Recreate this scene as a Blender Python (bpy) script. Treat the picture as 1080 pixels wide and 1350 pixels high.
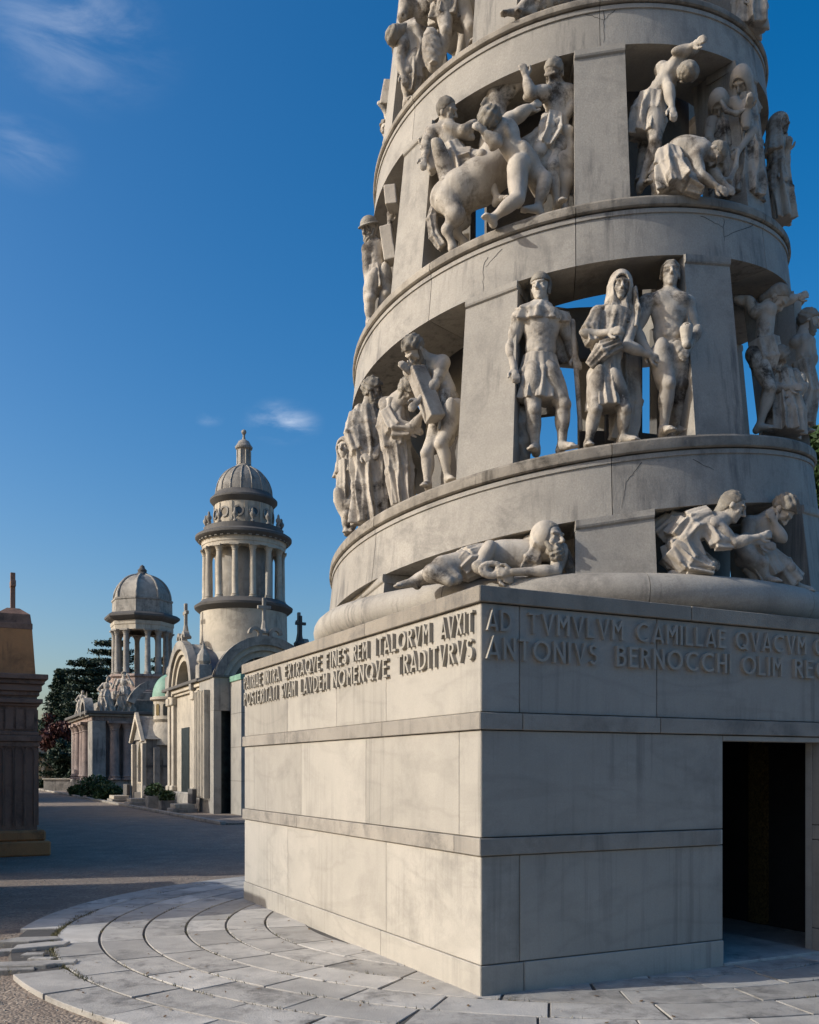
import bpy, math, random
import numpy as np
from mathutils import Vector, Matrix

# ---------------------------------------------------------------- scene, camera, light
scn = bpy.context.scene
for o in list(bpy.data.objects):
    bpy.data.objects.remove(o)
COL = scn.collection
RX = math.radians

FPX, HY, EYE = 1250.86, 1014.44, 1.75        # focal length / horizon row in photo pixels (1080 x 1350), eye height
cam_d = bpy.data.cameras.new('camera')
cam = bpy.data.objects.new('camera', cam_d)
COL.objects.link(cam)
cam.location = (0, 0, EYE)
cam.rotation_euler = (RX(90), 0, 0)
cam_d.sensor_fit = 'HORIZONTAL'
cam_d.sensor_width = 36
cam_d.lens = FPX / 1080 * 36
cam_d.shift_y = (HY - 675) / 1080
cam_d.clip_start = 0.1
cam_d.clip_end = 6000
scn.camera = cam

YAW = 0.4665                                  # the avenue and the tomb's left face run along LD
RD = np.array([math.cos(YAW), math.sin(YAW)]) # across the avenue
LD = np.array([-math.sin(YAW), math.cos(YAW)])
SUN_EL = 27.0
sun_h = -0.965 * RD + 0.235 * LD
sun_h /= np.hypot(*sun_h)

world = bpy.data.worlds.new('World')
scn.world = world
world.use_nodes = True
wn, wl = world.node_tree.nodes, world.node_tree.links
wn.clear()
w_out = wn.new('ShaderNodeOutputWorld')
w_bg = wn.new('ShaderNodeBackground')
w_bg.inputs['Strength'].default_value = 0.15
sky = wn.new('ShaderNodeTexSky')
sky.sky_type = 'NISHITA'
sky.sun_disc = False
sky.sun_elevation = RX(SUN_EL)
sky.sun_rotation = math.atan2(sun_h[0], sun_h[1])
sky.altitude = 150
sky.air_density = 1.0
sky.dust_density = 3.5
sky.ozone_density = 2.0
# thin cirrus: stretched noise in direction space, present only in a few patches of the sky
tc = wn.new('ShaderNodeTexCoord')
def dirpix(x, y):
    v = Vector(((x - 540) / FPX, 1, (HY - y) / FPX))
    return v.normalized()
mapn = wn.new('ShaderNodeMapping')
mapn.inputs['Rotation'].default_value = (0.0, 0.22, 0.0)
mapn.inputs['Scale'].default_value = (9.0, 9.0, 30.0)
wl.new(tc.outputs['Generated'], mapn.inputs['Vector'])
cn = wn.new('ShaderNodeTexNoise')
cn.inputs['Scale'].default_value = 1.0
cn.inputs['Detail'].default_value = 9
cn.inputs['Roughness'].default_value = 0.62
cn.inputs['Distortion'].default_value = 0.5
wl.new(mapn.outputs['Vector'], cn.inputs['Vector'])
acc = None
for (px, py, size, amt) in ((95, 40, 0.085, 0.3), (20, 195, 0.05, 0.2), (372, 556, 0.036, 0.75), (275, 552, 0.014, 0.5),
                            (-500, 300, 0.1, 0.8), (1500, 200, 0.12, 0.7), (1900, -300, 0.14, 0.7), (-900, -200, 0.14, 0.7)):
    d = dirpix(px, py)
    sb = wn.new('ShaderNodeVectorMath'); sb.operation = 'SUBTRACT'
    sb.inputs[1].default_value = d
    wl.new(tc.outputs['Generated'], sb.inputs[0])
    sc_ = wn.new('ShaderNodeVectorMath'); sc_.operation = 'MULTIPLY'
    sc_.inputs[1].default_value = (1.0, 1.0, 1.9)
    wl.new(sb.outputs[0], sc_.inputs[0])
    ln = wn.new('ShaderNodeVectorMath'); ln.operation = 'LENGTH'
    wl.new(sc_.outputs[0], ln.inputs[0])
    mr = wn.new('ShaderNodeMapRange'); mr.interpolation_type = 'SMOOTHSTEP'
    mr.inputs['From Min'].default_value = size * 1.25
    mr.inputs['From Max'].default_value = 0.0
    mr.inputs['To Min'].default_value = 0.0
    mr.inputs['To Max'].default_value = amt
    wl.new(ln.outputs['Value'], mr.inputs['Value'])
    if acc is None:
        acc = mr.outputs[0]
    else:
        ad = wn.new('ShaderNodeMath'); ad.operation = 'MAXIMUM'
        wl.new(acc, ad.inputs[0]); wl.new(mr.outputs[0], ad.inputs[1])
        acc = ad.outputs[0]
th = wn.new('ShaderNodeMapRange'); th.interpolation_type = 'SMOOTHSTEP'
th.inputs['From Min'].default_value = 0.38
th.inputs['From Max'].default_value = 0.78
wl.new(cn.outputs['Fac'], th.inputs['Value'])
mu = wn.new('ShaderNodeMath'); mu.operation = 'MULTIPLY'
wl.new(acc, mu.inputs[0]); wl.new(th.outputs[0], mu.inputs[1])
mu2 = wn.new('ShaderNodeMath'); mu2.operation = 'MULTIPLY'
mu2.inputs[1].default_value = 0.62
wl.new(mu.outputs[0], mu2.inputs[0])
hsv = wn.new('ShaderNodeHueSaturation')
hsv.inputs['Saturation'].default_value = 1.54
hsv.inputs['Value'].default_value = 1.0
wl.new(sky.outputs['Color'], hsv.inputs['Color'])
cmix = wn.new('ShaderNodeMix'); cmix.data_type = 'RGBA'
cmix.inputs['B'].default_value = (7.0, 7.3, 7.8, 1)
wl.new(mu2.outputs[0], cmix.inputs['Factor'])
wl.new(hsv.outputs['Color'], cmix.inputs['A'])
wl.new(cmix.outputs['Result'], w_bg.inputs['Color'])
wl.new(w_bg.outputs['Background'], w_out.inputs['Surface'])

sun_d = bpy.data.lights.new('sun', 'SUN')
sun_d.energy = 3.3
sun_d.angle = RX(0.55)
sun_d.color = (1.0, 0.98, 0.93)
sun = bpy.data.objects.new('sun', sun_d)
COL.objects.link(sun)
sv = Vector((sun_h[0] * math.cos(RX(SUN_EL)), sun_h[1] * math.cos(RX(SUN_EL)), math.sin(RX(SUN_EL))))
sun.rotation_euler = sv.to_track_quat('Z', 'Y').to_euler()
sun.location = (-20, -10, 30)

scn.view_settings.view_transform = 'Standard'
scn.view_settings.look = 'None'
scn.view_settings.exposure = 0.17
scn.view_settings.gamma = 1.0
scn.view_settings.use_curve_mapping = False
scn.render.engine = 'CYCLES'
scn.cycles.max_bounces = 6

# ---------------------------------------------------------------- helpers
def link(o, parent=None):
    COL.objects.link(o)
    if parent is not None:
        o.parent = parent
    return o

def tag(o, label=None, cat=None, group=None, kind=None):
    if label: o['label'] = label
    if cat: o['category'] = cat
    if group: o['group'] = group
    if kind: o['kind'] = kind
    return o

def empty(name, loc=(0, 0, 0), rz=0.0):
    o = bpy.data.objects.new(name, None)
    o.empty_display_size = 0.2
    o.location = loc
    o.rotation_euler = (0, 0, rz)
    COL.objects.link(o)
    return o

def raw_mesh(name, V, Fc, mat, smooth=None):
    me = bpy.data.meshes.new(name)
    me.from_pydata([tuple(map(float, v)) for v in V], [], Fc)
    me.materials.append(mat)
    if smooth is not None:
        me.polygons.foreach_set('use_smooth', [True] * len(me.polygons))
        if smooth < 179:
            me.set_sharp_from_angle(angle=RX(smooth))
    me.update()
    return me

class MB:
    """collects shapes; build() links them as one mesh object"""
    def __init__(s):
        s.v, s.f = [], []
    def add(s, V, Fc):
        n = len(s.v)
        s.v += [tuple(p) for p in V]
        s.f += [tuple(i + n for i in q) for q in Fc]
        return s
    def box(s, x0, x1, y0, y1, z0, z1, b=0.0):
        if b <= 0:
            V = [(x, y, z) for z in (z0, z1) for y in (y0, y1) for x in (x0, x1)]
            return s.add(V, [(0, 2, 3, 1), (4, 5, 7, 6), (0, 1, 5, 4), (2, 6, 7, 3), (0, 4, 6, 2), (1, 3, 7, 5)])
        # chamfered box: three vertices per corner
        V, idx = [], {}
        for ix, x in enumerate((x0, x1)):
            for iy, y in enumerate((y0, y1)):
                for iz, z in enumerate((z0, z1)):
                    sx, sy, sz = (b if ix == 0 else -b), (b if iy == 0 else -b), (b if iz == 0 else -b)
                    for a, p in enumerate(((x, y + sy, z + sz), (x + sx, y, z + sz), (x + sx, y + sy, z))):
                        idx[ix, iy, iz, a] = len(V); V.append(p)
        Fc = []
        for e in (0, 1):
            q = [idx[e, i, j, 0] for i, j in ((0, 0), (1, 0), (1, 1), (0, 1))]
            Fc.append(tuple(q if e else q[::-1]))
            q = [idx[i, e, j, 1] for i, j in ((0, 0), (0, 1), (1, 1), (1, 0))]
            Fc.append(tuple(q if e else q[::-1]))
            q = [idx[i, j, e, 2] for i, j in ((0, 0), (1, 0), (1, 1), (0, 1))]
            Fc.append(tuple(q if e else q[::-1]))
        for i in (0, 1):
            for j in (0, 1):
                Fc.append((idx[0, i, j, 1], idx[1, i, j, 1], idx[1, i, j, 2], idx[0, i, j, 2]))
                Fc.append((idx[i, 0, j, 0], idx[i, 1, j, 0], idx[i, 1, j, 2], idx[i, 0, j, 2]))
                Fc.append((idx[i, j, 0, 0], idx[i, j, 1, 0], idx[i, j, 1, 1], idx[i, j, 0, 1]))
                for k in (0, 1):
                    Fc.append((idx[i, j, k, 0], idx[i, j, k, 1], idx[i, j, k, 2]))
        return s.add(V, Fc)
    def lathe(s, prof, n=24, c=(0, 0), a0=0.0, a1=2 * math.pi, caps=True):
        full = abs(a1 - a0 - 2 * math.pi) < 1e-6
        m = n if full else n + 1
        V = []
        for r, z in prof:
            for i in range(m):
                a = a0 + (a1 - a0) * i / n
                V.append((c[0] + r * math.cos(a), c[1] + r * math.sin(a), z))
        Fc = []
        for j in range(len(prof) - 1):
            for i in range(n):
                i2 = (i + 1) % m
                Fc.append((j * m + i, j * m + i2, (j + 1) * m + i2, (j + 1) * m + i))
        if caps and full:
            if prof[0][0] > 1e-4: Fc.append(tuple(range(m))[::-1])
            if prof[-1][0] > 1e-4: Fc.append(tuple((len(prof) - 1) * m + i for i in range(m)))
        return s.add(V, Fc)
    def tube(s, P, Rr, n=8, caps=True):
        P = [Vector(p) for p in P]
        V, Fc = [], []
        for i, p in enumerate(P):
            t = (P[min(i + 1, len(P) - 1)] - P[max(i - 1, 0)]).normalized()
            u = t.orthogonal().normalized() if abs(t.z) < 0.95 else Vector((1, 0, 0))
            if abs(t.z) < 0.95: u = t.cross(Vector((0, 0, 1))).normalized()
            w = t.cross(u).normalized()
            for k in range(n):
                a = 2 * math.pi * k / n
                V.append(p + (u * math.cos(a) + w * math.sin(a)) * Rr[i])
        for i in range(len(P) - 1):
            for k in range(n):
                k2 = (k + 1) % n
                Fc.append((i * n + k, i * n + k2, (i + 1) * n + k2, (i + 1) * n + k))
        if caps:
            Fc.append(tuple(range(n))[::-1]); Fc.append(tuple((len(P) - 1) * n + k for k in range(n)))
        return s.add(V, Fc)
    def prism(s, poly, fn, d0, d1):
        """poly: 2-D outline, fn(u, v, d) -> point; extruded from depth d0 to d1"""
        n = len(poly)
        V = [fn(u, v, d0) for u, v in poly] + [fn(u, v, d1) for u, v in poly]
        Fc = [tuple(range(n))[::-1], tuple(range(n, 2 * n))] + [(i, (i + 1) % n, (i + 1) % n + n, i + n) for i in range(n)]
        return s.add(V, Fc)
    def arch(s, fn, r0, r1, d0, d1, n=20, a0=0.0, a1=math.pi):
        """half annulus in the (u, v) plane extruded from d0 to d1"""
        V = []
        for i in range(n + 1):
            a = a0 + (a1 - a0) * i / n
            for r in (r0, r1):
                for d in (d0, d1):
                    V.append(fn(r * math.cos(a), r * math.sin(a), d))
        Fc = []
        for i in range(n):
            k, q = 4 * i, 4 * i + 4
            Fc += [(k, k + 1, q + 1, q), (k + 2, q + 2, q + 3, k + 3), (k, q, q + 2, k + 2), (k + 1, k + 3, q + 3, q + 1)]
        Fc += [(0, 2, 3, 1), (4 * n, 4 * n + 1, 4 * n + 3, 4 * n + 2)]
        return s.add(V, Fc)
    def data(s, name, mat, smooth=None):
        me = raw_mesh(name, s.v, s.f, mat, smooth)
        return me
    def build(s, name, mat, parent=None, smooth=None, loc=None, rz=None):
        me = s.data(name, mat, smooth)
        o = bpy.data.objects.new(name, me)
        if loc is not None: o.location = loc
        if rz is not None: o.rotation_euler = (0, 0, rz)
        return link(o, parent)

def fix_normals(me):
    import bmesh
    bm = bmesh.new(); bm.from_mesh(me)
    bmesh.ops.recalc_face_normals(bm, faces=bm.faces)
    bm.to_mesh(me); bm.free()

def inst(me, name, loc, parent, rz=0.0, scale=None):
    o = bpy.data.objects.new(name, me)
    o.location = loc
    o.rotation_euler = (0, 0, rz)
    if scale: o.scale = scale
    return link(o, parent)

def copy_tree(o, loc=None, rz=None, label=None):
    c = o.copy(); COL.objects.link(c)
    if loc is not None: c.location = loc
    if rz is not None: c.rotation_euler = (0, 0, rz)
    if label: c['label'] = label
    for ch in list(o.children):
        k = ch.copy(); COL.objects.link(k); k.parent = c
        for g in list(ch.children):
            q = g.copy(); COL.objects.link(q); q.parent = k
    return c

def ground_px(x, y):
    Z = FPX * EYE / (y - HY)
    return np.array([(x - 540) / FPX * Z, Z])

def AV(w, s, z=0.0):
    """avenue coordinates: w across (towards the right), s along it, away from the camera"""
    p = w * RD + s * LD
    return (float(p[0]), float(p[1]), z)

# ---------------------------------------------------------------- materials
def nodes_of(name):
    m = bpy.data.materials.new(name)
    m.use_nodes = True
    nt = m.node_tree
    return m, nt.nodes, nt.links, nt.nodes['Principled BSDF']

def N(n, t, **kw):
    k = n.new(t)
    for a, b in kw.items():
        if a.startswith('i_'):
            k.inputs[a[2:].replace('_', ' ')].default_value = b
        else:
            setattr(k, a, b)
    return k

def mixrgb(n, l, fac, a, b, mode='MIX'):
    m = n.new('ShaderNodeMix'); m.data_type = 'RGBA'; m.blend_type = mode
    for sock, v in (('Factor', fac), ('A', a), ('B', b)):
        if isinstance(v, (int, float)): m.inputs[sock].default_value = v
        elif isinstance(v, tuple): m.inputs[sock].default_value = v + (1,) if len(v) == 3 else v
        else: l.new(v, m.inputs[sock])
    return m.outputs['Result']

def noise(n, l, vec, scale, detail=5, rough=0.6, dist=0.0, lo=0.35, hi=0.65):
    t = N(n, 'ShaderNodeTexNoise')
    t.inputs['Scale'].default_value = scale; t.inputs['Detail'].default_value = detail
    t.inputs['Roughness'].default_value = rough; t.inputs['Distortion'].default_value = dist
    l.new(vec, t.inputs['Vector'])
    r = N(n, 'ShaderNodeMapRange'); r.inputs['From Min'].default_value = lo; r.inputs['From Max'].default_value = hi
    l.new(t.outputs['Fac'], r.inputs['Value'])
    return r.outputs[0], t.outputs['Fac']

def stone(name, a, b, stain=(0.09, 0.085, 0.08), stain_amt=0.5, vein=0.0, rough=0.75, tint=0.10, bump=0.25, grain=60.0,
          streak=0.35, big=0.9, speck=0.45, patch=0.0, stain_scale=1.0, st=(0.47, 0.68), streak_scale=7.0):
    """weathered stone: two base tones, soot-like stains, rain streaks, fine grain; small random tint for each piece"""
    m, n, l, p = nodes_of(name)
    geo = N(n, 'ShaderNodeNewGeometry')
    pos = geo.outputs['Position']
    oi = N(n, 'ShaderNodeObjectInfo')
    off = N(n, 'ShaderNodeVectorMath', operation='SCALE')
    cmb = N(n, 'ShaderNodeCombineXYZ')
    l.new(oi.outputs['Random'], cmb.inputs[0]); l.new(oi.outputs['Random'], cmb.inputs[2])
    l.new(cmb.outputs[0], off.inputs[0]); off.inputs['Scale'].default_value = 37.0
    ad = N(n, 'ShaderNodeVectorMath', operation='ADD')
    l.new(pos, ad.inputs[0]); l.new(off.outputs[0], ad.inputs[1])
    vec = ad.outputs[0]
    f1, _ = noise(n, l, vec, big, 6, 0.6, 0.6)
    col = mixrgb(n, l, f1, a, b)
    f2, _ = noise(n, l, vec, grain, 3, 0.7, 0, 0.2, 0.8)
    dk = tuple(c * 0.62 for c in a)
    g = N(n, 'ShaderNodeMath', operation='MULTIPLY'); g.inputs[1].default_value = speck
    l.new(f2, g.inputs[0])
    col = mixrgb(n, l, g.outputs[0], col, dk)
    if patch > 0:
        fp, _ = noise(n, l, vec, 1.7, 4, 0.55, 1.2, 0.47, 0.60)
        pmx = N(n, 'ShaderNodeMath', operation='MULTIPLY'); pmx.inputs[1].default_value = patch
        l.new(fp, pmx.inputs[0])
        col = mixrgb(n, l, pmx.outputs[0], col, tuple(c * 0.74 for c in b))
    if vein > 0:
        wv = N(n, 'ShaderNodeTexNoise'); wv.inputs['Scale'].default_value = 1.1; wv.inputs['Detail'].default_value = 7
        wv.inputs['Distortion'].default_value = 0.5
        mp = N(n, 'ShaderNodeMapping'); mp.inputs['Rotation'].default_value = (0.6, 0.5, 0.3); mp.inputs['Scale'].default_value = (0.45, 0.45, 1.5)
        l.new(vec, mp.inputs['Vector']); l.new(mp.outputs[0], wv.inputs['Vector'])
        r = N(n, 'ShaderNodeValToRGB')
        e = r.color_ramp.elements
        e[0].position = 0.465; e[0].color = (0, 0, 0, 1); e[1].position = 0.535; e[1].color = (0, 0, 0, 1)
        k = e.new(0.5); k.color = (1, 1, 1, 1)
        l.new(wv.outputs['Fac'], r.inputs['Fac'])
        vm = N(n, 'ShaderNodeMath', operation='MULTIPLY'); vm.inputs[1].default_value = vein * 0.45
        l.new(r.outputs['Color'], vm.inputs[0])
        col = mixrgb(n, l, vm.outputs[0], col, tuple(c * 0.55 for c in b))
    if stain_amt > 0:
        f3, _ = noise(n, l, vec, 2.3 * stain_scale, 9, 0.74, 0.3, st[0], st[1])
        f4, _ = noise(n, l, vec, 0.7 * stain_scale, 3, 0.5, 0, 0.38, 0.60)
        sm = N(n, 'ShaderNodeMath', operation='MULTIPLY'); l.new(f3, sm.inputs[0]); l.new(f4, sm.inputs[1])
        s2 = N(n, 'ShaderNodeMath', operation='MULTIPLY'); s2.inputs[1].default_value = stain_amt; l.new(sm.outputs[0], s2.inputs[0])
        col = mixrgb(n, l, s2.outputs[0], col, stain)
    if streak > 0:
        mp = N(n, 'ShaderNodeMapping'); mp.inputs['Scale'].default_value = (streak_scale, streak_scale, 0.5)
        l.new(vec, mp.inputs['Vector'])
        f5, _ = noise(n, l, mp.outputs[0], 1.0, 5, 0.65, 0, 0.50, 0.70)
        f6, _ = noise(n, l, vec, 0.9, 2, 0.5, 0, 0.42, 0.62)
        sm = N(n, 'ShaderNodeMath', operation='MULTIPLY'); l.new(f5, sm.inputs[0]); l.new(f6, sm.inputs[1])
        s2 = N(n, 'ShaderNodeMath', operation='MULTIPLY'); s2.inputs[1].default_value = streak; l.new(sm.outputs[0], s2.inputs[0])
        col = mixrgb(n, l, s2.outputs[0], col, tuple(c * 1.3 for c in stain))
    if tint > 0:
        hs = N(n, 'ShaderNodeHueSaturation')
        r = N(n, 'ShaderNodeMapRange'); r.inputs['To Min'].default_value = 1 - tint; r.inputs['To Max'].default_value = 1 + tint
        l.new(oi.outputs['Random'], r.inputs['Value']); l.new(r.outputs[0], hs.inputs['Value'])
        l.new(col, hs.inputs['Color']); col = hs.outputs['Color']
    l.new(col, p.inputs['Base Color'])
    p.inputs['Roughness'].default_value = rough
    p.inputs['Specular IOR Level'].default_value = 0.3
    bn = N(n, 'ShaderNodeTexNoise'); bn.inputs['Scale'].default_value = grain * 1.3; bn.inputs['Detail'].default_value = 5
    l.new(vec, bn.inputs['Vector'])
    bn2 = N(n, 'ShaderNodeTexNoise'); bn2.inputs['Scale'].default_value = 6.0; bn2.inputs['Detail'].default_value = 4
    l.new(vec, bn2.inputs['Vector'])
    hm = N(n, 'ShaderNodeMath', operation='MULTIPLY_ADD'); hm.inputs[1].default_value = 2.2
    l.new(bn2.outputs['Fac'], hm.inputs[0]); l.new(bn.outputs['Fac'], hm.inputs[2])
    bp = N(n, 'ShaderNodeBump'); bp.inputs['Strength'].default_value = bump; bp.inputs['Distance'].default_value = 0.012
    l.new(hm.outputs[0], bp.inputs['Height']); l.new(bp.outputs[0], p.inputs['Normal'])
    return m

def plain(name, c, rough=0.6, metal=0.0, var=0.25, scale=3.0, bump=0.0):
    m, n, l, p = nodes_of(name)
    geo = N(n, 'ShaderNodeNewGeometry')
    f, raw = noise(n, l, geo.outputs['Position'], scale, 6, 0.65)
    col = mixrgb(n, l, f, tuple(x * (1 - var) for x in c), tuple(min(1, x * (1 + var)) for x in c))
    l.new(col, p.inputs['Base Color'])
    p.inputs['Roughness'].default_value = rough; p.inputs['Metallic'].default_value = metal
    if bump:
        bp = N(n, 'ShaderNodeBump'); bp.inputs['Strength'].default_value = bump; bp.inputs['Distance'].default_value = 0.01
        l.new(raw, bp.inputs['Height']); l.new(bp.outputs[0], p.inputs['Normal'])
    return m

def leafmat(name, a, b):
    m, n, l, p = nodes_of(name)
    geo = N(n, 'ShaderNodeNewGeometry')
    col = mixrgb(n, l, geo.outputs['Random Per Island'], a, b)
    l.new(col, p.inputs['Base Color'])
    p.inputs['Roughness'].default_value = 0.55
    p.inputs['Specular IOR Level'].default_value = 0.3
    p.inputs['Transmission Weight'].default_value = 0.0
    return m

M = {}
M['base'] = stone('pale_marble', (0.455, 0.42, 0.365), (0.39, 0.362, 0.315), vein=0.45, stain_amt=0.32, tint=0.14, bump=0.14, grain=75, streak=0.42, streak_scale=13.0, speck=0.5, patch=0.12)
M['band'] = stone('string_course_stone', (0.41, 0.37, 0.315), (0.32, 0.29, 0.25), stain_amt=0.8, tint=0.09, bump=0.4, grain=85, streak=0.5, speck=0.6, patch=0.4)
M['cope'] = stone('coping_stone', (0.36, 0.315, 0.255), (0.26, 0.23, 0.19), vein=0.0, stain_amt=0.8, tint=0.06, bump=0.5, grain=70, streak=0.5)
M['tower'] = stone('tower_stone', (0.465, 0.425, 0.365), (0.37, 0.34, 0.295), stain_amt=0.6, tint=0.07, bump=0.2, grain=60, streak=1.0, streak_scale=10.0, speck=0.95, patch=0.25)
M['lip'] = stone('stained_ledge_stone', stain_scale=1.5, a=(0.42, 0.37, 0.30), b=(0.28, 0.245, 0.20), stain=(0.045, 0.038, 0.03), stain_amt=1.0, tint=0.10, bump=0.3, grain=48, streak=0.9, speck=0.8, patch=0.8)
M['inner'] = stone('shade_dark_inner_stone', (0.20, 0.18, 0.155), (0.13, 0.12, 0.105), stain_amt=0.8, tint=0.05, bump=0.4, grain=38, streak=0.6, speck=0.6)  # darker than the tower stone: the niches' shade is put into the colour
M['statue'] = stone('carved_marble', stain_scale=2.0, a=(0.60, 0.54, 0.455), b=(0.43, 0.38, 0.32), st=(0.46, 0.64), stain=(0.075, 0.06, 0.046), stain_amt=1.25, tint=0.05, bump=0.3, grain=45, streak=0.45, big=2.6, speck=0.5, patch=0.5)
M['statue_hair'] = stone('grimy_shaded_marble', (0.36, 0.325, 0.27), (0.22, 0.195, 0.16), stain=(0.06, 0.05, 0.04), stain_amt=1.0, tint=0.05, bump=0.5, grain=45, streak=0.3, big=5.0, speck=0.6, patch=0.5)  # grime, plus crevice shade put into the tone of the carved hair
M['joint'] = plain('joint_mortar', (0.07, 0.065, 0.06), 0.9)
M['letter'] = stone('letter_stone', (0.405, 0.374, 0.317), (0.352, 0.326, 0.282), stain_amt=0.15, tint=0.04, bump=0.15, streak=0.1)
M['pave'] = stone('paving_stone', (0.53, 0.50, 0.455), (0.40, 0.38, 0.35), vein=0.5, stain_amt=0.9, tint=0.22, bump=0.4, grain=55, streak=0.0, speck=0.5, patch=0.4, stain_scale=1.6)
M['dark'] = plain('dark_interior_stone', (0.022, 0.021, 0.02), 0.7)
M['mosaic'] = plain('gold_mosaic', (0.16, 0.11, 0.045), 0.4, 0.3, 0.7, 40)
M['bronze'] = plain('dark_bronze', (0.03, 0.04, 0.04), 0.45, 0.5, 0.4, 4)
M['b_cream'] = stone('cream_tomb_stone', (0.56, 0.49, 0.385), (0.45, 0.395, 0.315), stain=(0.09, 0.08, 0.07), stain_amt=0.55, tint=0.06, bump=0.3, grain=20, streak=0.7, patch=0.25, stain_scale=.9)
M['b_grey'] = stone('grey_tomb_stone', (0.38, 0.345, 0.295), (0.27, 0.25, 0.22), stain=(0.06, 0.054, 0.048), stain_amt=0.8, tint=0.10, bump=0.4, grain=18, streak=1.0, patch=0.5, stain_scale=.8)
M['b_pink'] = stone('pinkish_tomb_stone', (0.38, 0.28, 0.23), (0.27, 0.205, 0.175), stain=(0.06, 0.05, 0.046), stain_amt=0.8, tint=0.07, bump=0.35, grain=18, streak=1.0, patch=0.4, stain_scale=.8)
M['b_dark'] = stone('soot_dark_stone', (0.13, 0.12, 0.11), (0.08, 0.075, 0.07), stain_amt=0.5, tint=0.05, bump=0.3, grain=18, streak=0.5)
M['concrete'] = stone('concrete', (0.38, 0.35, 0.30), (0.30, 0.28, 0.25), stain_amt=0.5, tint=0.03, bump=0.2, grain=20, streak=0.8)
M['brown'] = stone('brown_sandstone', (0.58, 0.27, 0.11), (0.45, 0.21, 0.09), stain=(0.04, 0.03, 0.025), stain_amt=0.8, tint=0.04, bump=0.35, grain=35, streak=0.6)
M['brown2'] = stone('dull_red_brown_stone', (0.34, 0.20, 0.14), (0.24, 0.145, 0.105), stain=(0.03, 0.025, 0.022), stain_amt=0.8, tint=0.04, bump=0.35, grain=35, streak=0.6)
M['copper'] = plain('verdigris_copper', (0.16, 0.30, 0.22), 0.6, 0.0, 0.2, 3)
M['slate'] = plain('lead_roof', (0.11, 0.12, 0.14), 0.5, 0.2, 0.3, 2)
M['glass'] = plain('dark_window_glass', (0.02, 0.02, 0.022), 0.15, 0.0, 0.3, 3)
M['bark'] = plain('bark', (0.06, 0.045, 0.035), 0.9, 0, 0.4, 8, 0.5)
M['pine'] = leafmat('dark_conifer_foliage', (0.012, 0.026, 0.016), (0.035, 0.06, 0.032))
M['leaf'] = leafmat('broad_leaf_foliage', (0.02, 0.045, 0.015), (0.06, 0.10, 0.03))
M['redleaf'] = leafmat('reddish_foliage', (0.05, 0.018, 0.015), (0.10, 0.035, 0.028))
M['grass'] = leafmat('dry_grass', (0.07, 0.075, 0.03), (0.14, 0.12, 0.06))

# ---------------------------------------------------------------- ground
def gravel_mat():
    m, n, l, p = nodes_of('gravel')
    geo = N(n, 'ShaderNodeNewGeometry'); pos = geo.outputs['Position']
    f1, _ = noise(n, l, pos, 0.35, 6, 0.6, 0.4)
    col = mixrgb(n, l, f1, (0.285, 0.225, 0.175), (0.35, 0.28, 0.22))
    v = N(n, 'ShaderNodeTexVoronoi'); v.inputs['Scale'].default_value = 38.0
    l.new(pos, v.inputs['Vector'])
    sp = N(n, 'ShaderNodeSeparateColor'); l.new(v.outputs['Color'], sp.inputs[0])
    col = mixrgb(n, l, 0.55, col, mixrgb(n, l, sp.outputs[0], (0.05, 0.042, 0.035), (0.46, 0.38, 0.30)))
    f2, _ = noise(n, l, pos, 1.4, 7, 0.7, 0, 0.35, 0.7)
    col = mixrgb(n, l, f2, col, (0.19, 0.15, 0.12))
    l.new(col, p.inputs['Base Color']); p.inputs['Roughness'].default_value = 0.92
    p.inputs['Specular IOR Level'].default_value = 0.2
    b1 = N(n, 'ShaderNodeTexNoise'); b1.inputs['Scale'].default_value = 1.3; b1.inputs['Detail'].default_value = 9; b1.inputs['Roughness'].default_value = 0.7
    l.new(pos, b1.inputs['Vector'])
    h = N(n, 'ShaderNodeMath', operation='MULTIPLY_ADD'); h.inputs[1].default_value = -0.5
    l.new(v.outputs['Distance'], h.inputs[0]); l.new(b1.outputs['Fac'], h.inputs[2])
    bp = N(n, 'ShaderNodeBump'); bp.inputs['Strength'].default_value = 0.7; bp.inputs['Distance'].default_value = 0.03
    l.new(h.outputs[0], bp.inputs['Height']); l.new(bp.outputs[0], p.inputs['Normal'])
    return m
M['gravel'] = gravel_mat()
GZ = -0.045
gm = MB()
R_ = 3000.0
gm.add([(-R_, -R_, GZ), (R_, -R_, GZ), (R_, R_, GZ), (-R_, R_, GZ)], [(0, 1, 2, 3)])
tag(gm.build('ground', M['gravel']), kind='structure')

# loose pebbles near the viewer
rng = np.random.default_rng(5)
pb = MB()
for i in range(4200):
    while True:
        y = 4.8 + 12 * rng.random() ** 1.7
        x = -0.46 * y + rng.random() * y * 0.55 - 0.3
        if (x - 1.74) ** 2 + (y - 11.39) ** 2 > 6.12 ** 2: break
    r = 0.006 + 0.012 * rng.random() ** 3
    a = rng.random() * 6.28
    sx, sy, sz = r * (0.8 + rng.random() * 0.7), r * (0.7 + 0.5 * rng.random()), r * 0.6
    V = []
    for dx, dy, dz in ((1, 0, 0), (0, 1, 0), (-1, 0, 0), (0, -1, 0), (0, 0, 1)):
        q = (dx * sx, dy * sy)
        V.append((x + q[0] * math.cos(a) - q[1] * math.sin(a), y + q[0] * math.sin(a) + q[1] * math.cos(a), GZ + dz * sz * 1.4 - 0.001))
    pb.add(V, [(0, 1, 4), (1, 2, 4), (2, 3, 4), (3, 0, 4)])
M['pebble'] = plain('pebbles', (0.24, 0.215, 0.185), 0.9, 0, 0.6, 30)
tag(pb.build('loose_gravel', M['pebble']), label='loose gravel stones scattered on the road', cat='gravel', kind='stuff')

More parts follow.
